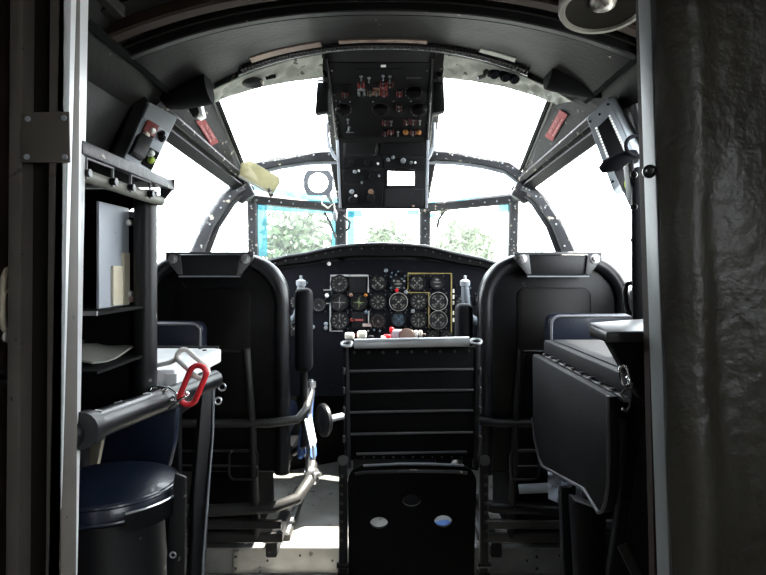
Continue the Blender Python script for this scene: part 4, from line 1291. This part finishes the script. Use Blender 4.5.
    # side linkage rods on the inner side
    for a, b_ in (((xin - s * .045, 2.24, .62), (xin - s * .04, 2.2, .33)), ((xin - s * .03, 2.30, .58), (xin - s * .055, 2.28, .30)), ((xin - s * .02, 2.2, .45), (xin - s * .05, 2.34, .24))):
        m = MB(); m.tube([a, b_], .009, 10); m.build('link_rod', 'bare_metal' if s < 0 else 'rail_dark', t)
    m = MB(); m.prism([V((x, yy - .004, z)) for x, z in rrect(cx - s * .115 - .048, .355, cx - s * .115 + .048, .455, .02, 5)], (0, .008, 0), .002); pt_ = m.build('access_plate', 'seat_brown_back', t)
    m = MB(); m.tube([V((x, yy - .006, z)) for x, z in rrect(cx - s * .115 - .048, .355, cx - s * .115 + .048, .455, .02, 5)], .004, 6, closed=True, up=(0, 1, 0)); m.build('plate_rim', 'frame_paint', pt_)
    # pedestal carriage and legs onto the floor rails
    m = MB(); m.prism([(cx - .12, 2.25, .36), (cx - .12, 2.55, .36), (cx - .12, 2.62, .06), (cx - .12, 2.24, .06)], (.24, 0, 0), .008); m.build('carriage', 'black_matte', t)
    for sg in (-1, 1):
        m = MB(); m.bar([(cx + sg * .19, 2.16, .060), (cx + sg * .19, 2.64, .060)], .04, .05); m.build('slide', 'black_paint', t)
    for z, k in ((.19, .0), (.13, .03)):
        m = MB(); m.bar([(cx - .24, y0 - .02 + k, z), (cx + .24, y0 - .02 + k, z)], .02, .03); m.build('cross_bar', 'rail_dark', t)
    return t


pilot_seat(-.592, 'black left pilot seat with an upright inner armrest behind the white topped table', -1)
pilot_seat(.598, 'black right pilot seat with a rounded shell back behind the dark folding table', 1)
# floor rails the seats slide on
for i, (x, lab) in enumerate(((-.782, 'outer seat rail on the floor under the left pilot seat'), (-.402, 'inner seat rail on the floor under the left pilot seat'), (.408, 'inner seat rail on the floor under the right pilot seat'), (.788, 'outer seat rail on the floor under the right pilot seat'))):
    t = thing('seat_rail', lab, 'rail', (x, 2.62, 0), 'floor rails under the pilot seats')
    m = MB(); m.bar([(x, 2.37, .012), (x, 2.90, .012)], .07, .022); m.build('base_strip', 'rail_dark', t)
    m = MB(); m.bar([(x - .022, 2.37, .028), (x - .022, 2.90, .028)], .012, .012); m.build('lip', 'aluminium', t)
    m = MB(); m.bar([(x + .022, 2.37, .028), (x + .022, 2.90, .028)], .012, .012); m.build('lip', 'aluminium', t)
    m = MB(); m.box((x - .012, 2.362, .03), (.022, .016, .04), bevel=.003, seg=1); m.build('rail_stop', 'bare_metal', t)
    dots('bolt', 'bare_metal', t, [(x, 2.40 + k * .07, .023) for k in range(6)], (0, 0, 1), .008)

# clutter beside the left seat
m = MB()
rows = []
for i in range(9):
    u = i / 8
    rows.append([V((-.300 + .030 * v + .008 * math.sin(5 * u + 3 * v), 2.16 + .16 * v, .60 - .20 * u - .05 * v * u + .012 * math.sin(9 * v + 4 * u))) for v in [j / 8 for j in range(9)]])
sheet(m, rows, .006)
t = thing('blue_jacket', 'blue cloth hanging on the inner side of the left pilot seat', 'cloth', (-.29, 2.2, .36))
m.build('cloth', 'blue_cloth', t)
m = MB(); sheet(m, [[V((-.283 + .012 * v + .02 * u, 2.145 + .08 * v, .53 - .10 * u + .01 * math.sin(7 * v))) for v in [j / 5 for j in range(6)]] for u in [i / 5 for i in range(6)]], .005); m.build('pale_lining', 'pale_cloth', t)
m = MB()
for k in range(1): m.ball((.215, 2.30, .055), .075, (1.1, .8, .7), 3)
for v in m.b.verts:
    v.co += V((math.sin(v.co.z * 60 + v.co.x * 40) * .006, 0, math.sin(v.co.x * 55) * .006))
tag(m.build('cloth_bundle', 'blue_cloth'), 'crumpled blue cloth on the floor behind the holes of the jump seat', 'cloth')
t = thing('trim_wheel', 'black trim wheel low between the left seat and the jump seat', 'wheel', (-.235, 2.48, .38))
m = MB(); m.lathe([(.06, -.012), (.068, -.006), (.068, .006), (.06, .012), (.04, .008), (.02, .016), (0, .017)], (-.245, 2.48, .45), (-1, -.6, 0), 26); m.build('wheel', 'black_paint', t)
m = MB(); m.cyl((-.235, 2.485, .45), (-.10, 2.62, .45), .014, 10); m.build('axle', 'grey_paint', t)

# ================================================================== jump seat
jx0, jx1, jy = -.118, .296, 1.85
js = thing('jump_seat', 'black folding jump seat with ribbed back and three round holes, centre of the aisle', 'seat', (.09, 1.86, -.10))
jc = (jx0 + jx1) / 2
m = MB(); m.prism([(jx0 + .006, jy, .835), (jx1 - .006, jy, .835), (jx1 - .012, jy, .484), (jx0 + .016, jy, .484)], (0, .018, 0), .005); m.build('back_panel', 'black_matte', js)
for k, (z, w_) in enumerate(((.762, 0), (.698, 0), (.635, .002), (.568, .004), (.507, .022))):
    m = MB(); m.tube([(jx0 + .014 + w_, jy - .001, z - .004), (jc - .12, jy - .003, z - .002), (jc + .10, jy - .003, z + .002), (jx1 - .016 - w_, jy - .001, z + .002)], .0040, 8); m.build('rib', 'worn_grey', js)
# rolled top tube with open ends
m = MB(); m.tube([(jx0 + .030, jy - .008, .843), (jx1 - .032, jy - .008, .850)], .0155, 16); tp = m.build('top_tube', 'aluminium', js)
for x, z in ((jx0 + .008, .842), (jx1 - .010, .850)):
    m = MB(); m.ring((x, jy - .008, z + .001), (0, -.35, 1), .017, .004, 20, 8); m.build('end_loop', 'aluminium', tp)
dots('rivet', 'rail_dark', js, [(jx0 + .03 + k * .044, jy - .0005, .815 + k * .0006) for k in range(9)], (0, -1, 0), .0045)
dots('rivet', 'rail_dark', js, [(jx0 + .06 + k * .03, jy - .0005, .493) for k in range(11)], (0, -1, 0), .0035)
for sg, x in ((-1, jx0 + .004), (1, jx1 - .004)):
    m = MB(); m.tube([(x, jy + .004, .84), (x - sg * .004, jy + .004, .62), (x - sg * .006, jy + .004, .46)], .010, 10); sd_ = m.build('side_tube', 'black_paint', js)
    for z in (.76, .70, .64, .55): 
        m = MB(); m.box((x + sg * .006, jy - .004, z), (.008, .012, .022), bevel=.002, seg=1); m.build('clip', 'rail_dark', sd_)
# lower panel with three holes
ell = lambda px, py, rx, ry: [((px - 383) / F * 1.83 + rx * math.cos(2 * PI * k / 24), (270 - py) / F * 1.83 + 1.07 + ry * math.sin(2 * PI * k / 24)) for k in range(24)]
outl = [(-.10, -.06), (.27, -.06)] + [(.282 - .05 + .05 * math.cos(a), .474 - .05 + .05 * math.sin(a)) for a in [k * PI / 16 for k in range(9)]] + [(-.105 + .05 + .05 * math.cos(a), .474 - .05 + .05 * math.sin(a)) for a in [PI / 2 + k * PI / 16 for k in range(9)]]
plate2d('lower_panel', 'black_matte', js, [outl, ell(379, 522, .029, .019), ell(411.5, 500, .029, .020), ell(443, 520.5, .029, .020)], (0, 1.83, 0), (1, 0, 0), (0, 0, 1), .010, .002)
m = MB(); m.tube([(-.085, 1.818, .452), (-.06, 1.815, .458), (.08, 1.812, .463), (.22, 1.815, .460), (.255, 1.818, .455)], .005, 8); m.build('fold_edge', 'frame_paint', js)
m = MB(); m.tube([(-.06, 1.822, .476), (.05, 1.820, .482), (.14, 1.820, .482), (.245, 1.822, .476)], .004, 8); m.build('hinge_rod', 'grey_paint', js)
for sg, x in ((-1, jx0 - .004), (1, jx1 + .014)):
    m = MB(); m.bar([(x, 1.85, .49), (x, 1.85, .12)], .026, .03, (0, 1, 0)); lg = m.build('leg', 'black_paint', js)
    m = MB(); m.bar([(x, 1.85, .14), (x - sg * .004, 1.85, -.095)], .034, .04, (0, 1, 0)); m.build('leg_sleeve', 'black_matte', lg)
    m = MB(); m.lathe([(.012, 0), (.016, .006), (.016, .016), (0, .018)], (x - sg * .0, 1.835, .488), (0, -1, .3), 14); m.build('pivot_knob', 'rail_dark', lg)
    dots('notch_pin', 'rail_dark', lg, [(x + sg * .006, 1.834, .44 - k * .028) for k in range(8)], (0, -1, 0), .006)
    m = MB(); m.tube([(x - .02, 1.84, .165), (x + .02, 1.84, .165)], .010, 10); m.build('adjuster', 'black_gloss', lg)
    m = MB(); m.box((x, 1.86, -.093), (.07, .08, .012), bevel=.003); m.build('foot', 'rail_dark', lg)

# ================================================================== left equipment rack
rk = thing('equipment_rack', 'open black equipment rack with shelves along the left wall', 'rack', (-.72, 1.22, .74))
hole = [((137 - 383) / F * 1.43 + .021 * math.cos(2 * PI * k / 20), 1.07 + (270 - 212) / F * 1.43 + .0095 * math.sin(2 * PI * k / 20)) for k in range(20)]
plate2d('end_plate', 'black_matte', rk, [[(-.90, .74), (-.545, .74), (-.545, 1.262), (-.90, 1.262)], hole], (0, 1.43, 0), (1, 0, 0), (0, 0, 1), .008)
m = MB(); m.tube([(-.556, 1.405, 1.255), (-.556, 1.405, .735)], .026, 16); m.build('corner_post', 'black_paint', rk)
m = MB(); m.box((-.895, 1.22, 1.0), (.008, .42, .52)); m.build('back_plate', 'black_matte', rk)
m = MB(); m.box((-.70, 1.22, 1.272), (.38, .46, .008), bevel=.002); m.build('top_plate', 'black_matte', rk)
m = MB(); m.box((-.72, 1.29, .985), (.34, .27, .006)); sh = m.build('shelf', 'black_matte', rk)
m = MB(); m.box((-.72, 1.155, .986), (.34, .006, .008)); m.build('shelf_lip', 'aluminium', sh)
m = MB(); m.box((-.72, 1.29, .872), (.34, .27, .006)); m.build('shelf', 'black_matte', rk)
m = MB(); m.box((-.72, 1.29, .745), (.34, .27, .006)); m.build('shelf', 'black_matte', rk)
m = MB(); m.prism([(-.513, .99, 1.285), (-.513, .99, 1.262), (-.495, .99, 1.262), (-.495, .99, 1.285)], (-.004, .45, -.002), .003); m.build('top_rail', 'frame_paint', rk)
m = MB(); m.tube([(-.520, .99, 1.235), (-.524, 1.41, 1.232)], .012, 14); m.build('lower_rail', 'olive_box', rk)
for y in (1.02, 1.20):
    m = MB(); m.bar([(-.505, y, 1.225), (-.505, y, 1.262), (-.505, y + .10, 1.262), (-.505, y + .10, 1.225)], .005, .005, (1, 0, 0)); wl_ = m.build('wire_loop', 'piping_grey', rk)
    for dy in (0, .10):
        m = MB(); m.lathe([(.007, 0), (.007, .012), (0, .013)], (-.509, y + dy, 1.235), (1, 0, 0), 10); m.build('loop_stud', 'black_gloss', wl_)
m = MB(); m.prism([(-.53, 1.425, 1.285), (-.495, 1.425, 1.285), (-.50, 1.425, 1.262), (-.53, 1.425, 1.225)], (0, .006, 0)); m.build('corner_gusset', 'frame_paint', rk)
m = MB(); m.box((-.604, 1.345, 1.102), (.006, .15, .228), bevel=.001, seg=1); dv = m.build('divider_plate', 'blue_grey_paint', rk)
m = MB(); m.box((-.598, 1.35, 1.035), (.006, .05, .088)); m.build('cream_patch', 'cream_pipe', dv)
m = MB(); m.box((-.598, 1.395, 1.05), (.006, .03, .12)); m.build('cream_patch', 'cream_pipe', dv)
for (x, y, c) in ((131, 223, 'white_paint'), (131, 293.5, 'white_paint'), (134, 299, 'pink_line')):
    m = MB(); m.lathe([(.007, 0), (.007, .016), (.004, .018), (0, .019)], P(x, y, 1.42), (0, -1, 0), 12); m.build('connector', c, rk)
m = MB(); m.prism([P(126, 211, 1.42), P(140, 212, 1.42), P(134, 218, 1.42), P(129, 217, 1.42)], (0, .006, 0)); m.build('small_bracket', 'grey_paint', rk)
for k in ():
    pass
dots('perforation', 'rail_dark', rk, [P(89 + j * 4, 212 + k * 3.2, 1.425) for k in range(6) for j in range(2)], (0, -1, 0), .0025, 6)
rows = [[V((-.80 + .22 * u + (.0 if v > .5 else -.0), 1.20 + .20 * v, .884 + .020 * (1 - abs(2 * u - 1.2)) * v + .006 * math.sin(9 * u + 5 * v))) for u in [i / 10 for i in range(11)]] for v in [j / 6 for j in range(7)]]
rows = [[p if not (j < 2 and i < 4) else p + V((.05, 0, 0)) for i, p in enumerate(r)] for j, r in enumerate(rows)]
m = MB(); sheet(m, rows, .004); tag(m.build('sunlit_patch', 'olive_box'), 'pale slab standing in for the sunlit patch on the lower shelf of the left rack', 'sunlit patch')  # pale slab in place of sunlight falling on the shelf

# ================================================================== left table
lt = thing('navigation_table', 'white metal topped table with black legs left of the left pilot seat', 'table', (-.70, 1.66, -.10))
m = MB(); m.prism([(-.88, 1.46, .828), (-.505, 1.46, .828), (-.497, 1.845, .828), (-.52, 1.86, .828), (-.88, 1.86, .828)], (0, 0, -.042), .006, 3); tb = m.build('tabletop', 'white_metal', lt)
m = MB(); m.bar([(-.86, 1.862, .830), (-.51, 1.862, .830)], .012, .008); m.build('rear_strip', 'rail_dark', tb)
dots('screw', 'rail_dark', tb, [(-.535, 1.80, .828), (-.56, 1.84, .828), (-.62, 1.84, .828)], (0, 0, 1), .007)
m = MB(); m.box((-.72, 1.64, .735), (.38, .34, .10), bevel=.012); m.build('drawer_case', 'black_paint', lt)
m = MB(); m.prism([(-.530, 1.455, .818), (-.500, 1.455, .818), (-.500, 1.455, .775), (-.526, 1.455, .758)], (0, .02, 0), .002); m.build('corner_plate', 'white_metal', lt)
m = MB(); m.prism([P(203, 384, 1.62), P(217, 374, 1.66), P(214, 430, 1.64), P(201, 640, 1.55), P(186, 640, 1.55), P(193, 500, 1.58)], (-.02, .035, 0), .006); lg = m.build('leg', 'black_paint', lt)
m = MB(); m.ring(P(222, 387, 1.66), (0, -1, 0), .010, .0025, 16, 6); m.ring(P(218, 401, 1.66), (0, -1, .4), .009, .0025, 16, 6); m.build('wire_ring', 'bare_metal', lg)
m = MB(); m.tube([P(213.5, 385, 1.645), P(213, 432, 1.635), P(203, 560, 1.58), P(200, 630, 1.55)], .003, 6); m.build('edge_bead', 'grey_paint', lg)
m = MB(); m.bar([(-.76, 1.80, .70), (-.76, 1.80, -.095)], .04, .04, (0, 1, 0)); m.build('leg', 'black_paint', lt)
m = MB(); m.bar([(-.76, 1.50, .70), (-.76, 1.50, -.095)], .04, .04, (0, 1, 0)); m.build('leg', 'black_paint', lt)

# safety bar across the left station
sb_ = thing('safety_bar', 'scuffed black tube railing reaching forward from the left door column', 'bar', P(130, 430, 1.2))
m = MB(); m.tube([(-.530, .975, .795), P(95, 425, 1.06), P(170, 397, 1.42), P(215, 379, 1.60)], [.026, .026, .0255, .024], 18); m.build('tube', 'black_gloss', sb_)
m = MB(); m.lathe([(.031, 0), (.031, .03), (.027, .034)], P(80, 431, 1.0), P(170, 397, 1.42) - P(80, 431, 1.0), 20); m.build('collar', 'black_paint', sb_)
for (x0, y0, x1, y1) in ((95, 417, 97, 421), (117, 409.5, 119, 413), (120, 408, 127, 406), (123, 405, 124, 410), (144, 400, 145, 403), (147, 402, 149, 401), (98, 424, 99, 427), (146, 395, 147, 397)):
    d = 1.02 + (x0 - 86) / 86 * .38
    a, b = P(x0, y0, d), P(x1, y1, d)
    # seat each scratch on the tube's skin
    ax0, ax1 = P(95, 425, 1.06), P(170, 397, 1.42); dr = (ax1 - ax0).normalized()
    def skin(p):
        foot = ax0 + dr * (p - ax0).dot(dr); r_ = p - foot
        return foot + r_.normalized() * .0262
    m = MB(); m.tube([skin(a), skin(b)], .0018, 6); m.build('scratch', 'white_paint', sb_)


# ---- safety chain on the bar
def link(mb, a, b, w_, r, nrm):
    a, b = V(a), V(b); ax = (b - a).normalized(); sd2 = ax.cross(V(nrm)).normalized(); L_ = (b - a).length; h = w_ / 2
    pts = []
    for k in range(9):
        an = PI / 2 - PI * k / 8
        pts.append(b - ax * h + ax * h * math.cos(an) + sd2 * h * math.sin(an))
    for k in range(9):
        an = PI / 2 - PI * k / 8
        pts.append(a + ax * h - ax * h * math.cos(an) - sd2 * h * math.sin(an))
    mb.tube(pts, r, 10, closed=True, up=nrm)


ch = thing('safety_chain', 'safety chain of one red, white and steel links on the black bar', 'chain', P(178, 405, 1.38))
m = MB(); link(m, P(179, 352, 1.40), P(206, 376, 1.36), .030, .0058, (.15, -1, .3)); m.build('white_link', 'white_plastic', ch)
m = MB(); m.tube([P(157, 365.5, 1.42), P(170, 362.5, 1.41), P(181, 357, 1.40)], .0058, 10); m.build('white_shank', 'white_plastic', ch)
m = MB(); link(m, P(201, 366, 1.355), P(185, 404, 1.35), .036, .0065, (.2, -1, .1)); m.build('red_link', 'red_plastic', ch)
for (a, b, n_) in (((150, 389), (166, 391), (.1, -.6, 1)), ((163, 389), (176, 399), (.3, -1, 0)), ((188, 394), (174, 401), (.2, -.3, 1)), ((178, 398), (163, 408), (.4, -1, .1)), ((166, 408), (152, 406), (.1, -.5, 1)), ((155, 405), (145, 411), (.3, -1, 0))):
    m = MB(); link(m, P(*a, 1.352), P(*b, 1.352), .018, .0034, n_); m.build('steel_link', 'chrome', ch)

# ================================================================== stool
st = thing('stool', 'navy vinyl padded stool on a black pedestal at the lower left', 'stool', (-.545, 1.22, -.10))
m = MB(); m.lathe([(0, .592), (.115, .592), (.131, .598), (.139, .610), (.137, .628), (.130, .640), (.10, .650), (.04, .655), (0, .656)], (-.558, 1.22, 0), (0, 0, 1), 44); cu_ = m.build('cushion', 'seat_navy', st)
m = MB(); m.ring((-.558, 1.22, .634), (0, 0, 1), .1335, .0042, 48, 8); m.build('piping', 'seat_navy', cu_)
m = MB(); m.ring((-.558, 1.22, .606), (0, 0, 1), .1385, .0036, 48, 8); m.build('piping', 'seat_navy', cu_)
pts = []
m = MB()
cc = V((-.558, 1.22, 0))
aa = [-.95 + k * .12 for k in range(8)]
o_ = [cc + V((.145 * math.cos(a), .145 * math.sin(a), 0)) for a in aa]
vs = [[m.b.verts.new(p + V((0, 0, z))) for j, p in enumerate(o_)] for z in (.585, .622)]
fs = [m.b.faces.new((vs[0][j], vs[0][j + 1], vs[1][j + 1], vs[1][j])) for j in range(7)]
bmesh.ops.solidify(m.b, geom=fs, thickness=.004); m.build('edge_guard', 'black_paint', st)
m = MB(); m.tube([p + V((0, 0, .622 - .0)) for p in o_[:3]] + [p + V((0, 0, .622)) for p in o_[3:]], .0022, 6); m.build('guard_bead', 'bare_metal', st)
m = MB(); m.lathe([(.15, -.098), (.15, -.085), (.125, -.07), (.118, .10), (.108, .45), (.10, .585)], (-.552, 1.22, 0), (0, 0, 1), 32); m.build('pedestal', 'black_paint', st)
m = MB(); m.prism([P(106, 430, 1.41), P(177, 408, 1.41), P(175, 440, 1.41), P(168, 470, 1.41), P(97, 472, 1.41)], (0, .03, 0), .008); m.build('backrest', 'seat_navy', st)
m = MB(); m.tube([(-.62, 1.43, .70), (-.62, 1.43, .50), (-.60, 1.34, .45)], .012, 10); m.build('backrest_post', 'black_paint', st)
m = MB(); m.prism([P(174, 473, 1.19), P(186, 478, 1.19), P(184, 600, 1.19), P(167, 600, 1.19), P(166, 560, 1.19)], (0, .010, 0), .003); spp = m.build('support_strap', 'black_paint', st)
m = MB(); m.ring(P(173, 555, 1.188), (0, -1, 0), .0055, .0018, 16, 6); m.build('eyelet', 'bare_metal', spp)
m = MB(); m.prism([P(86, 434, 1.66), P(103, 434, 1.66), P(97, 466, 1.66), P(84, 466, 1.66)], (0, .02, 0), .002); bb = thing('board', 'small beige board standing behind the stool under the bar', 'board', P(92, 466, 1.66)); m.build('board_sheet', 'beige_board', bb)
m = MB(); m.bar([P(84, 448, 1.655), P(101, 446, 1.655)], .004, .004); m.build('board_edge', 'cream_pipe', bb)
m = MB(); m.bar([P(92, 466, 1.67), V((-.82, 1.67, -.09))], .02, .02); m.build('stand', 'black_matte', bb)

# ================================================================== folding table on the right
rt = thing('folding_table', 'dark folding table with a hanging rounded drop leaf on the right', 'table', (.68, 1.40, -.10))
m = MB(); m.prism([(.455, 1.10, .873), (.88, 1.10, .873), (.88, 1.69, .873), (.452, 1.69, .873)], (0, 0, -.052), .006, 2); tb = m.build('tabletop', 'wrinkle_black', rt)
m = MB(); m.prism([(.475, 1.12, .873), (.86, 1.12, .873), (.86, 1.672, .873), (.472, 1.672, .873)], (0, 0, .003), .001); m.build('worktop_sheet', 'wrinkle_black', tb)
m = MB(); m.bar([(.446, 1.10, .832), (.446, 1.66, .832)], .010, .010); hg = m.build('hinge', 'rail_dark', rt)
dots('hinge_knuckle', 'black_gloss', hg, [(.444, 1.16 + .06 * k, .838) for k in range(9)], (0, 0, 1), .008)
fl_ = [(1.675, .838), (1.10, .838), (1.095, .70), (1.10, .665), (1.115, .625), (1.14, .600), (1.165, .590), (1.19, .592), (1.24, .600), (1.555, .560), (1.585, .568), (1.64, .63), (1.675, .70)]
fl_ = [(1.672, .836), (1.105, .838), (1.102, .72), (1.106, .67), (1.118, .635), (1.135, .613), (1.155, .603), (1.178, .608), (1.24, .618), (1.56, .560), (1.595, .572), (1.635, .605), (1.665, .66)]
m = MB(); m.prism([(.415, y, z) for y, z in fl_], (.022, 0, 0), .006, 2); lf = m.build('drop_leaf', 'wrinkle_black', rt)
m = MB(); m.tube([(.414, y, z) for y, z in fl_[1:]], .0035, 8); m.build('edge_bead', 'worn_grey', lf)
m = MB(); m.box((.70, 1.40, .78), (.34, .44, .09), bevel=.01); m.build('drawer_case', 'black_matte', rt)
for x, y in ((.50, 1.62), (.76, 1.62), (.76, 1.16)):
    m = MB(); m.bar([(x, y, .82), (x, y, -.095)], .035, .035, (0, 1, 0)); m.build('leg', 'black_paint', rt)
m = MB(); m.bar([P(608, 545, 1.3) + V((0, 0, -.15)), P(628, 470, 1.25), P(640, 395, 1.2)], .028, .02, (0, 1, 0)); br_ = m.build('brace', 'black_paint', rt)
m = MB(); m.bar([P(622, 545, 1.25), P(644, 590, 1.22)], .02, .012, (0, 1, 0)); m.build('brace_link', 'rail_dark', br_)
m = MB(); m.prism([P(574, 500, 1.45), P(607, 512, 1.45), P(606, 640, 1.45), P(582, 640, 1.45)], (0, .05, 0), .006); m.build('support_panel', 'black_paint', rt)
m = MB(); m.bar([P(563, 486, 1.58), P(569, 640, 1.55)], .020, .03, (0, 1, 0)); m.build('support_post', 'black_paint', rt)
# plastic bag caught behind the leaf
rows = [[P(548 + 34 * u, 470 + 28 * v + 16 * u, 1.60 + .02 * math.sin(8 * u + 6 * v)) for u in [i / 8 for i in range(9)]] for v in [j / 6 for j in range(7)]]
m = MB(); sheet(m, rows, .002); tag(m.build('plastic_bag', 'plastic_bag'), 'piece of clear plastic showing under the right drop leaf', 'bag')
# wedge shaped shelf on the right door post
ws = thing('bracket_shelf', 'small black wedge shelf bracketed to the right door post', 'shelf', P(625, 390, 1.02))
m = MB(); m.prism([P(588, 322, 1.10), P(648, 318, 1.08), P(652, 331, 1.0), P(606, 332, 1.0), P(590, 324.5, 1.09)], (0, 0, -.018), .004, 2); m.build('shelf_plate', 'black_gloss', ws)
m = MB(); m.prism([P(604, 333, 1.03), P(652, 333, 1.03), P(652, 405, 1.03), P(640, 398, 1.03)], (0, .03, 0), .004); m.build('wedge', 'black_matte', ws)
hk = thing('chain_hook', 'steel ring and S hook hanging under the right wedge shelf', 'hook', P(625, 412, 1.02))
m = MB(); link(m, P(622, 366, 1.015), P(627, 385, 1.015), .018, .0022, (.5, -1, 0)); m.build('ring', 'chrome', hk)
m = MB(); m.tube([P(x, y, 1.012) for x, y in ((632, 383), (629, 388), (624, 390), (621, 394), (624, 398), (629, 401), (630, 407), (626, 411), (622, 409))], .0024, 8); m.build('s_hook', 'rail_dark', hk)
m = MB(); link(m, P(627, 377, 1.02), P(632, 388, 1.02), .012, .002, (1, -.3, 0)); m.build('ring', 'chrome', hk)

# ================================================================== low navy seats beside the tables
def low_seat(cx, d, w_, z0, z1, label):
    t = thing('side_seat', label, 'seat', (cx, d, .0), 'low navy side seats')
    m = MB(); m.prism([V((x, d, z)) for x, z in rrect(cx - w_, z0 - .12, cx + w_, z1, .028, 6)], (0, .05, 0), .012, 3); bk = m.build('backrest', 'seat_navy', t)
    m = MB(); m.tube([V((x, d - .002, z)) for x, z in rrect(cx - w_ + .008, z0 - .11, cx + w_ - .008, z1 - .006, .026, 6)], .0045, 8, closed=True, up=(0, 1, 0)); m.build('piping', 'piping_grey', bk)
    m = MB(); m.bar([(cx, d + .03, z0 - .05), (cx, d + .03, -.095)], .05, .03, (0, 1, 0)); m.build('post', 'black_paint', t)
    m = MB(); m.box((cx, d - .02, -.09), (.16, .12, .014), bevel=.003); m.build('base', 'black_paint', t)


low_seat(-.685, 1.93, .105, .82, .902, 'low navy seat back with pale piping behind the white table')
low_seat(.67, 1.90, .145, .83, .930, 'low navy seat back with pale piping behind the dark folding table')

# ================================================================== bent pipe at the far left
pp_ = thing('pipe_handle', 'cream bent pipe handle at the far left edge beside the door column', 'pipe', P(8, 345, .93))
m = MB(); m.tube([P(x, y, .93) for x, y in ((22, 268), (14, 266), (7, 270), (4, 277), (3, 300), (3, 318), (4, 328), (9, 335), (16, 338), (26, 340))], .0048, 12); m.build('pipe', 'cream_pipe', pp_)
m = MB(); m.prism([P(12, 287, .93), P(21, 287, .93), P(21, 295, .93), P(12, 295, .93)], (0, .012, 0), .002); m.build('clamp', 'orange', pp_)
m = MB(); m.cyl(P(4, 291, .93), P(13, 291, .93), .004, 10); m.build('clamp_pin', 'cream_pipe', pp_)
rp = thing('rope_coil', 'pale rope wound round the bent pipe at the far left', 'rope', P(10, 370, .925))
for k in range(4):
    m = MB(); m.ring(P(9 + k * 3, 334 + k * 1.2, .928), (1, 0, -.35), .011, .0026, 18, 8); m.build('turn', 'rope', rp)
m = MB(); m.tube([P(x, y, .925) for x, y in ((14, 340), (13, 350), (15, 362), (12, 380), (14, 410), (11, 450), (13, 500))], .003, 8); m.build('tail', 'rope', rp)
for y, lab in ((370, 'upper black spring clip on the far left wall below the pipe'), (380, 'lower black spring clip on the far left wall below the pipe')):
    m = MB(); m.tube([P(4, y, .935), P(9, y, .93), P(14, y + 1, .935)], [.007, .005, .007], 12); tag(m.build('spring_clip', 'black_gloss'), lab, 'clip')

# small fittings on the right floor
m = MB(); m.tube([P(519, 489, 2.04), P(563, 487, 2.0)], .016, 14); tag(m.build('tube_section', 'grey_paint'), 'short pale grey tube low between the jump seat and right drop leaf', 'tube')
# ================================================================== outside
mb = MB(); mb.box((0, 20, -2.6), (160, 160, .1)); g_ = mb.build('ground', 'grass', smooth=False); struct(g_)


def tree(x, y, cz, r, rz, label, mname, seed):
    rnd = random.Random(seed)
    t = thing('tree', label, 'tree', (x, y, -2.55), 'trees outside the windshield')
    m = MB(); m.tube([(x, y, -2.56), (x + .1, y, cz - rz * .6), (x, y, cz + rz * .6)], [.22, .16, .06], 10); m.build('trunk', 'bark', t)
    m = MB()
    for k in range(1800):
        a = rnd.uniform(0, 2 * PI); u = rnd.uniform(-1, 1); rr = rnd.uniform(.35, 1.0) * (1 + .15 * math.sin(3 * a + 4 * u))
        h_ = math.sqrt(1 - u * u)
        q = V((x + rr * r * math.cos(a) * h_, y + rr * r * math.sin(a) * h_, cz + u * rr * rz))
        e1 = V((rnd.gauss(0, 1), rnd.gauss(0, 1), rnd.gauss(0, 1))).normalized(); e2 = e1.cross(V((rnd.gauss(0, 1), rnd.gauss(0, 1), rnd.gauss(0, 1)))).normalized()
        s_ = rnd.uniform(.09, .20)
        m.poly([q - e1 * s_, q - e2 * s_ * .5, q + e1 * s_, q + e2 * s_ * .5], [[0, 1, 2, 3]])
    m.build('foliage', mname, t, smooth=False)


tree(-2.45, 17, 1.6, 1.15, 1.5, 'dark green tree outside the left front windshield', 'leaf_green', 1)
tree(.10, 21, 1.4, .9, 1.3, 'pale green tree outside the centre windshield', 'leaf_light', 2)
tree(2.5, 19, 1.5, .95, 1.3, 'pale green tree outside the right front windshield', 'leaf_light', 3)
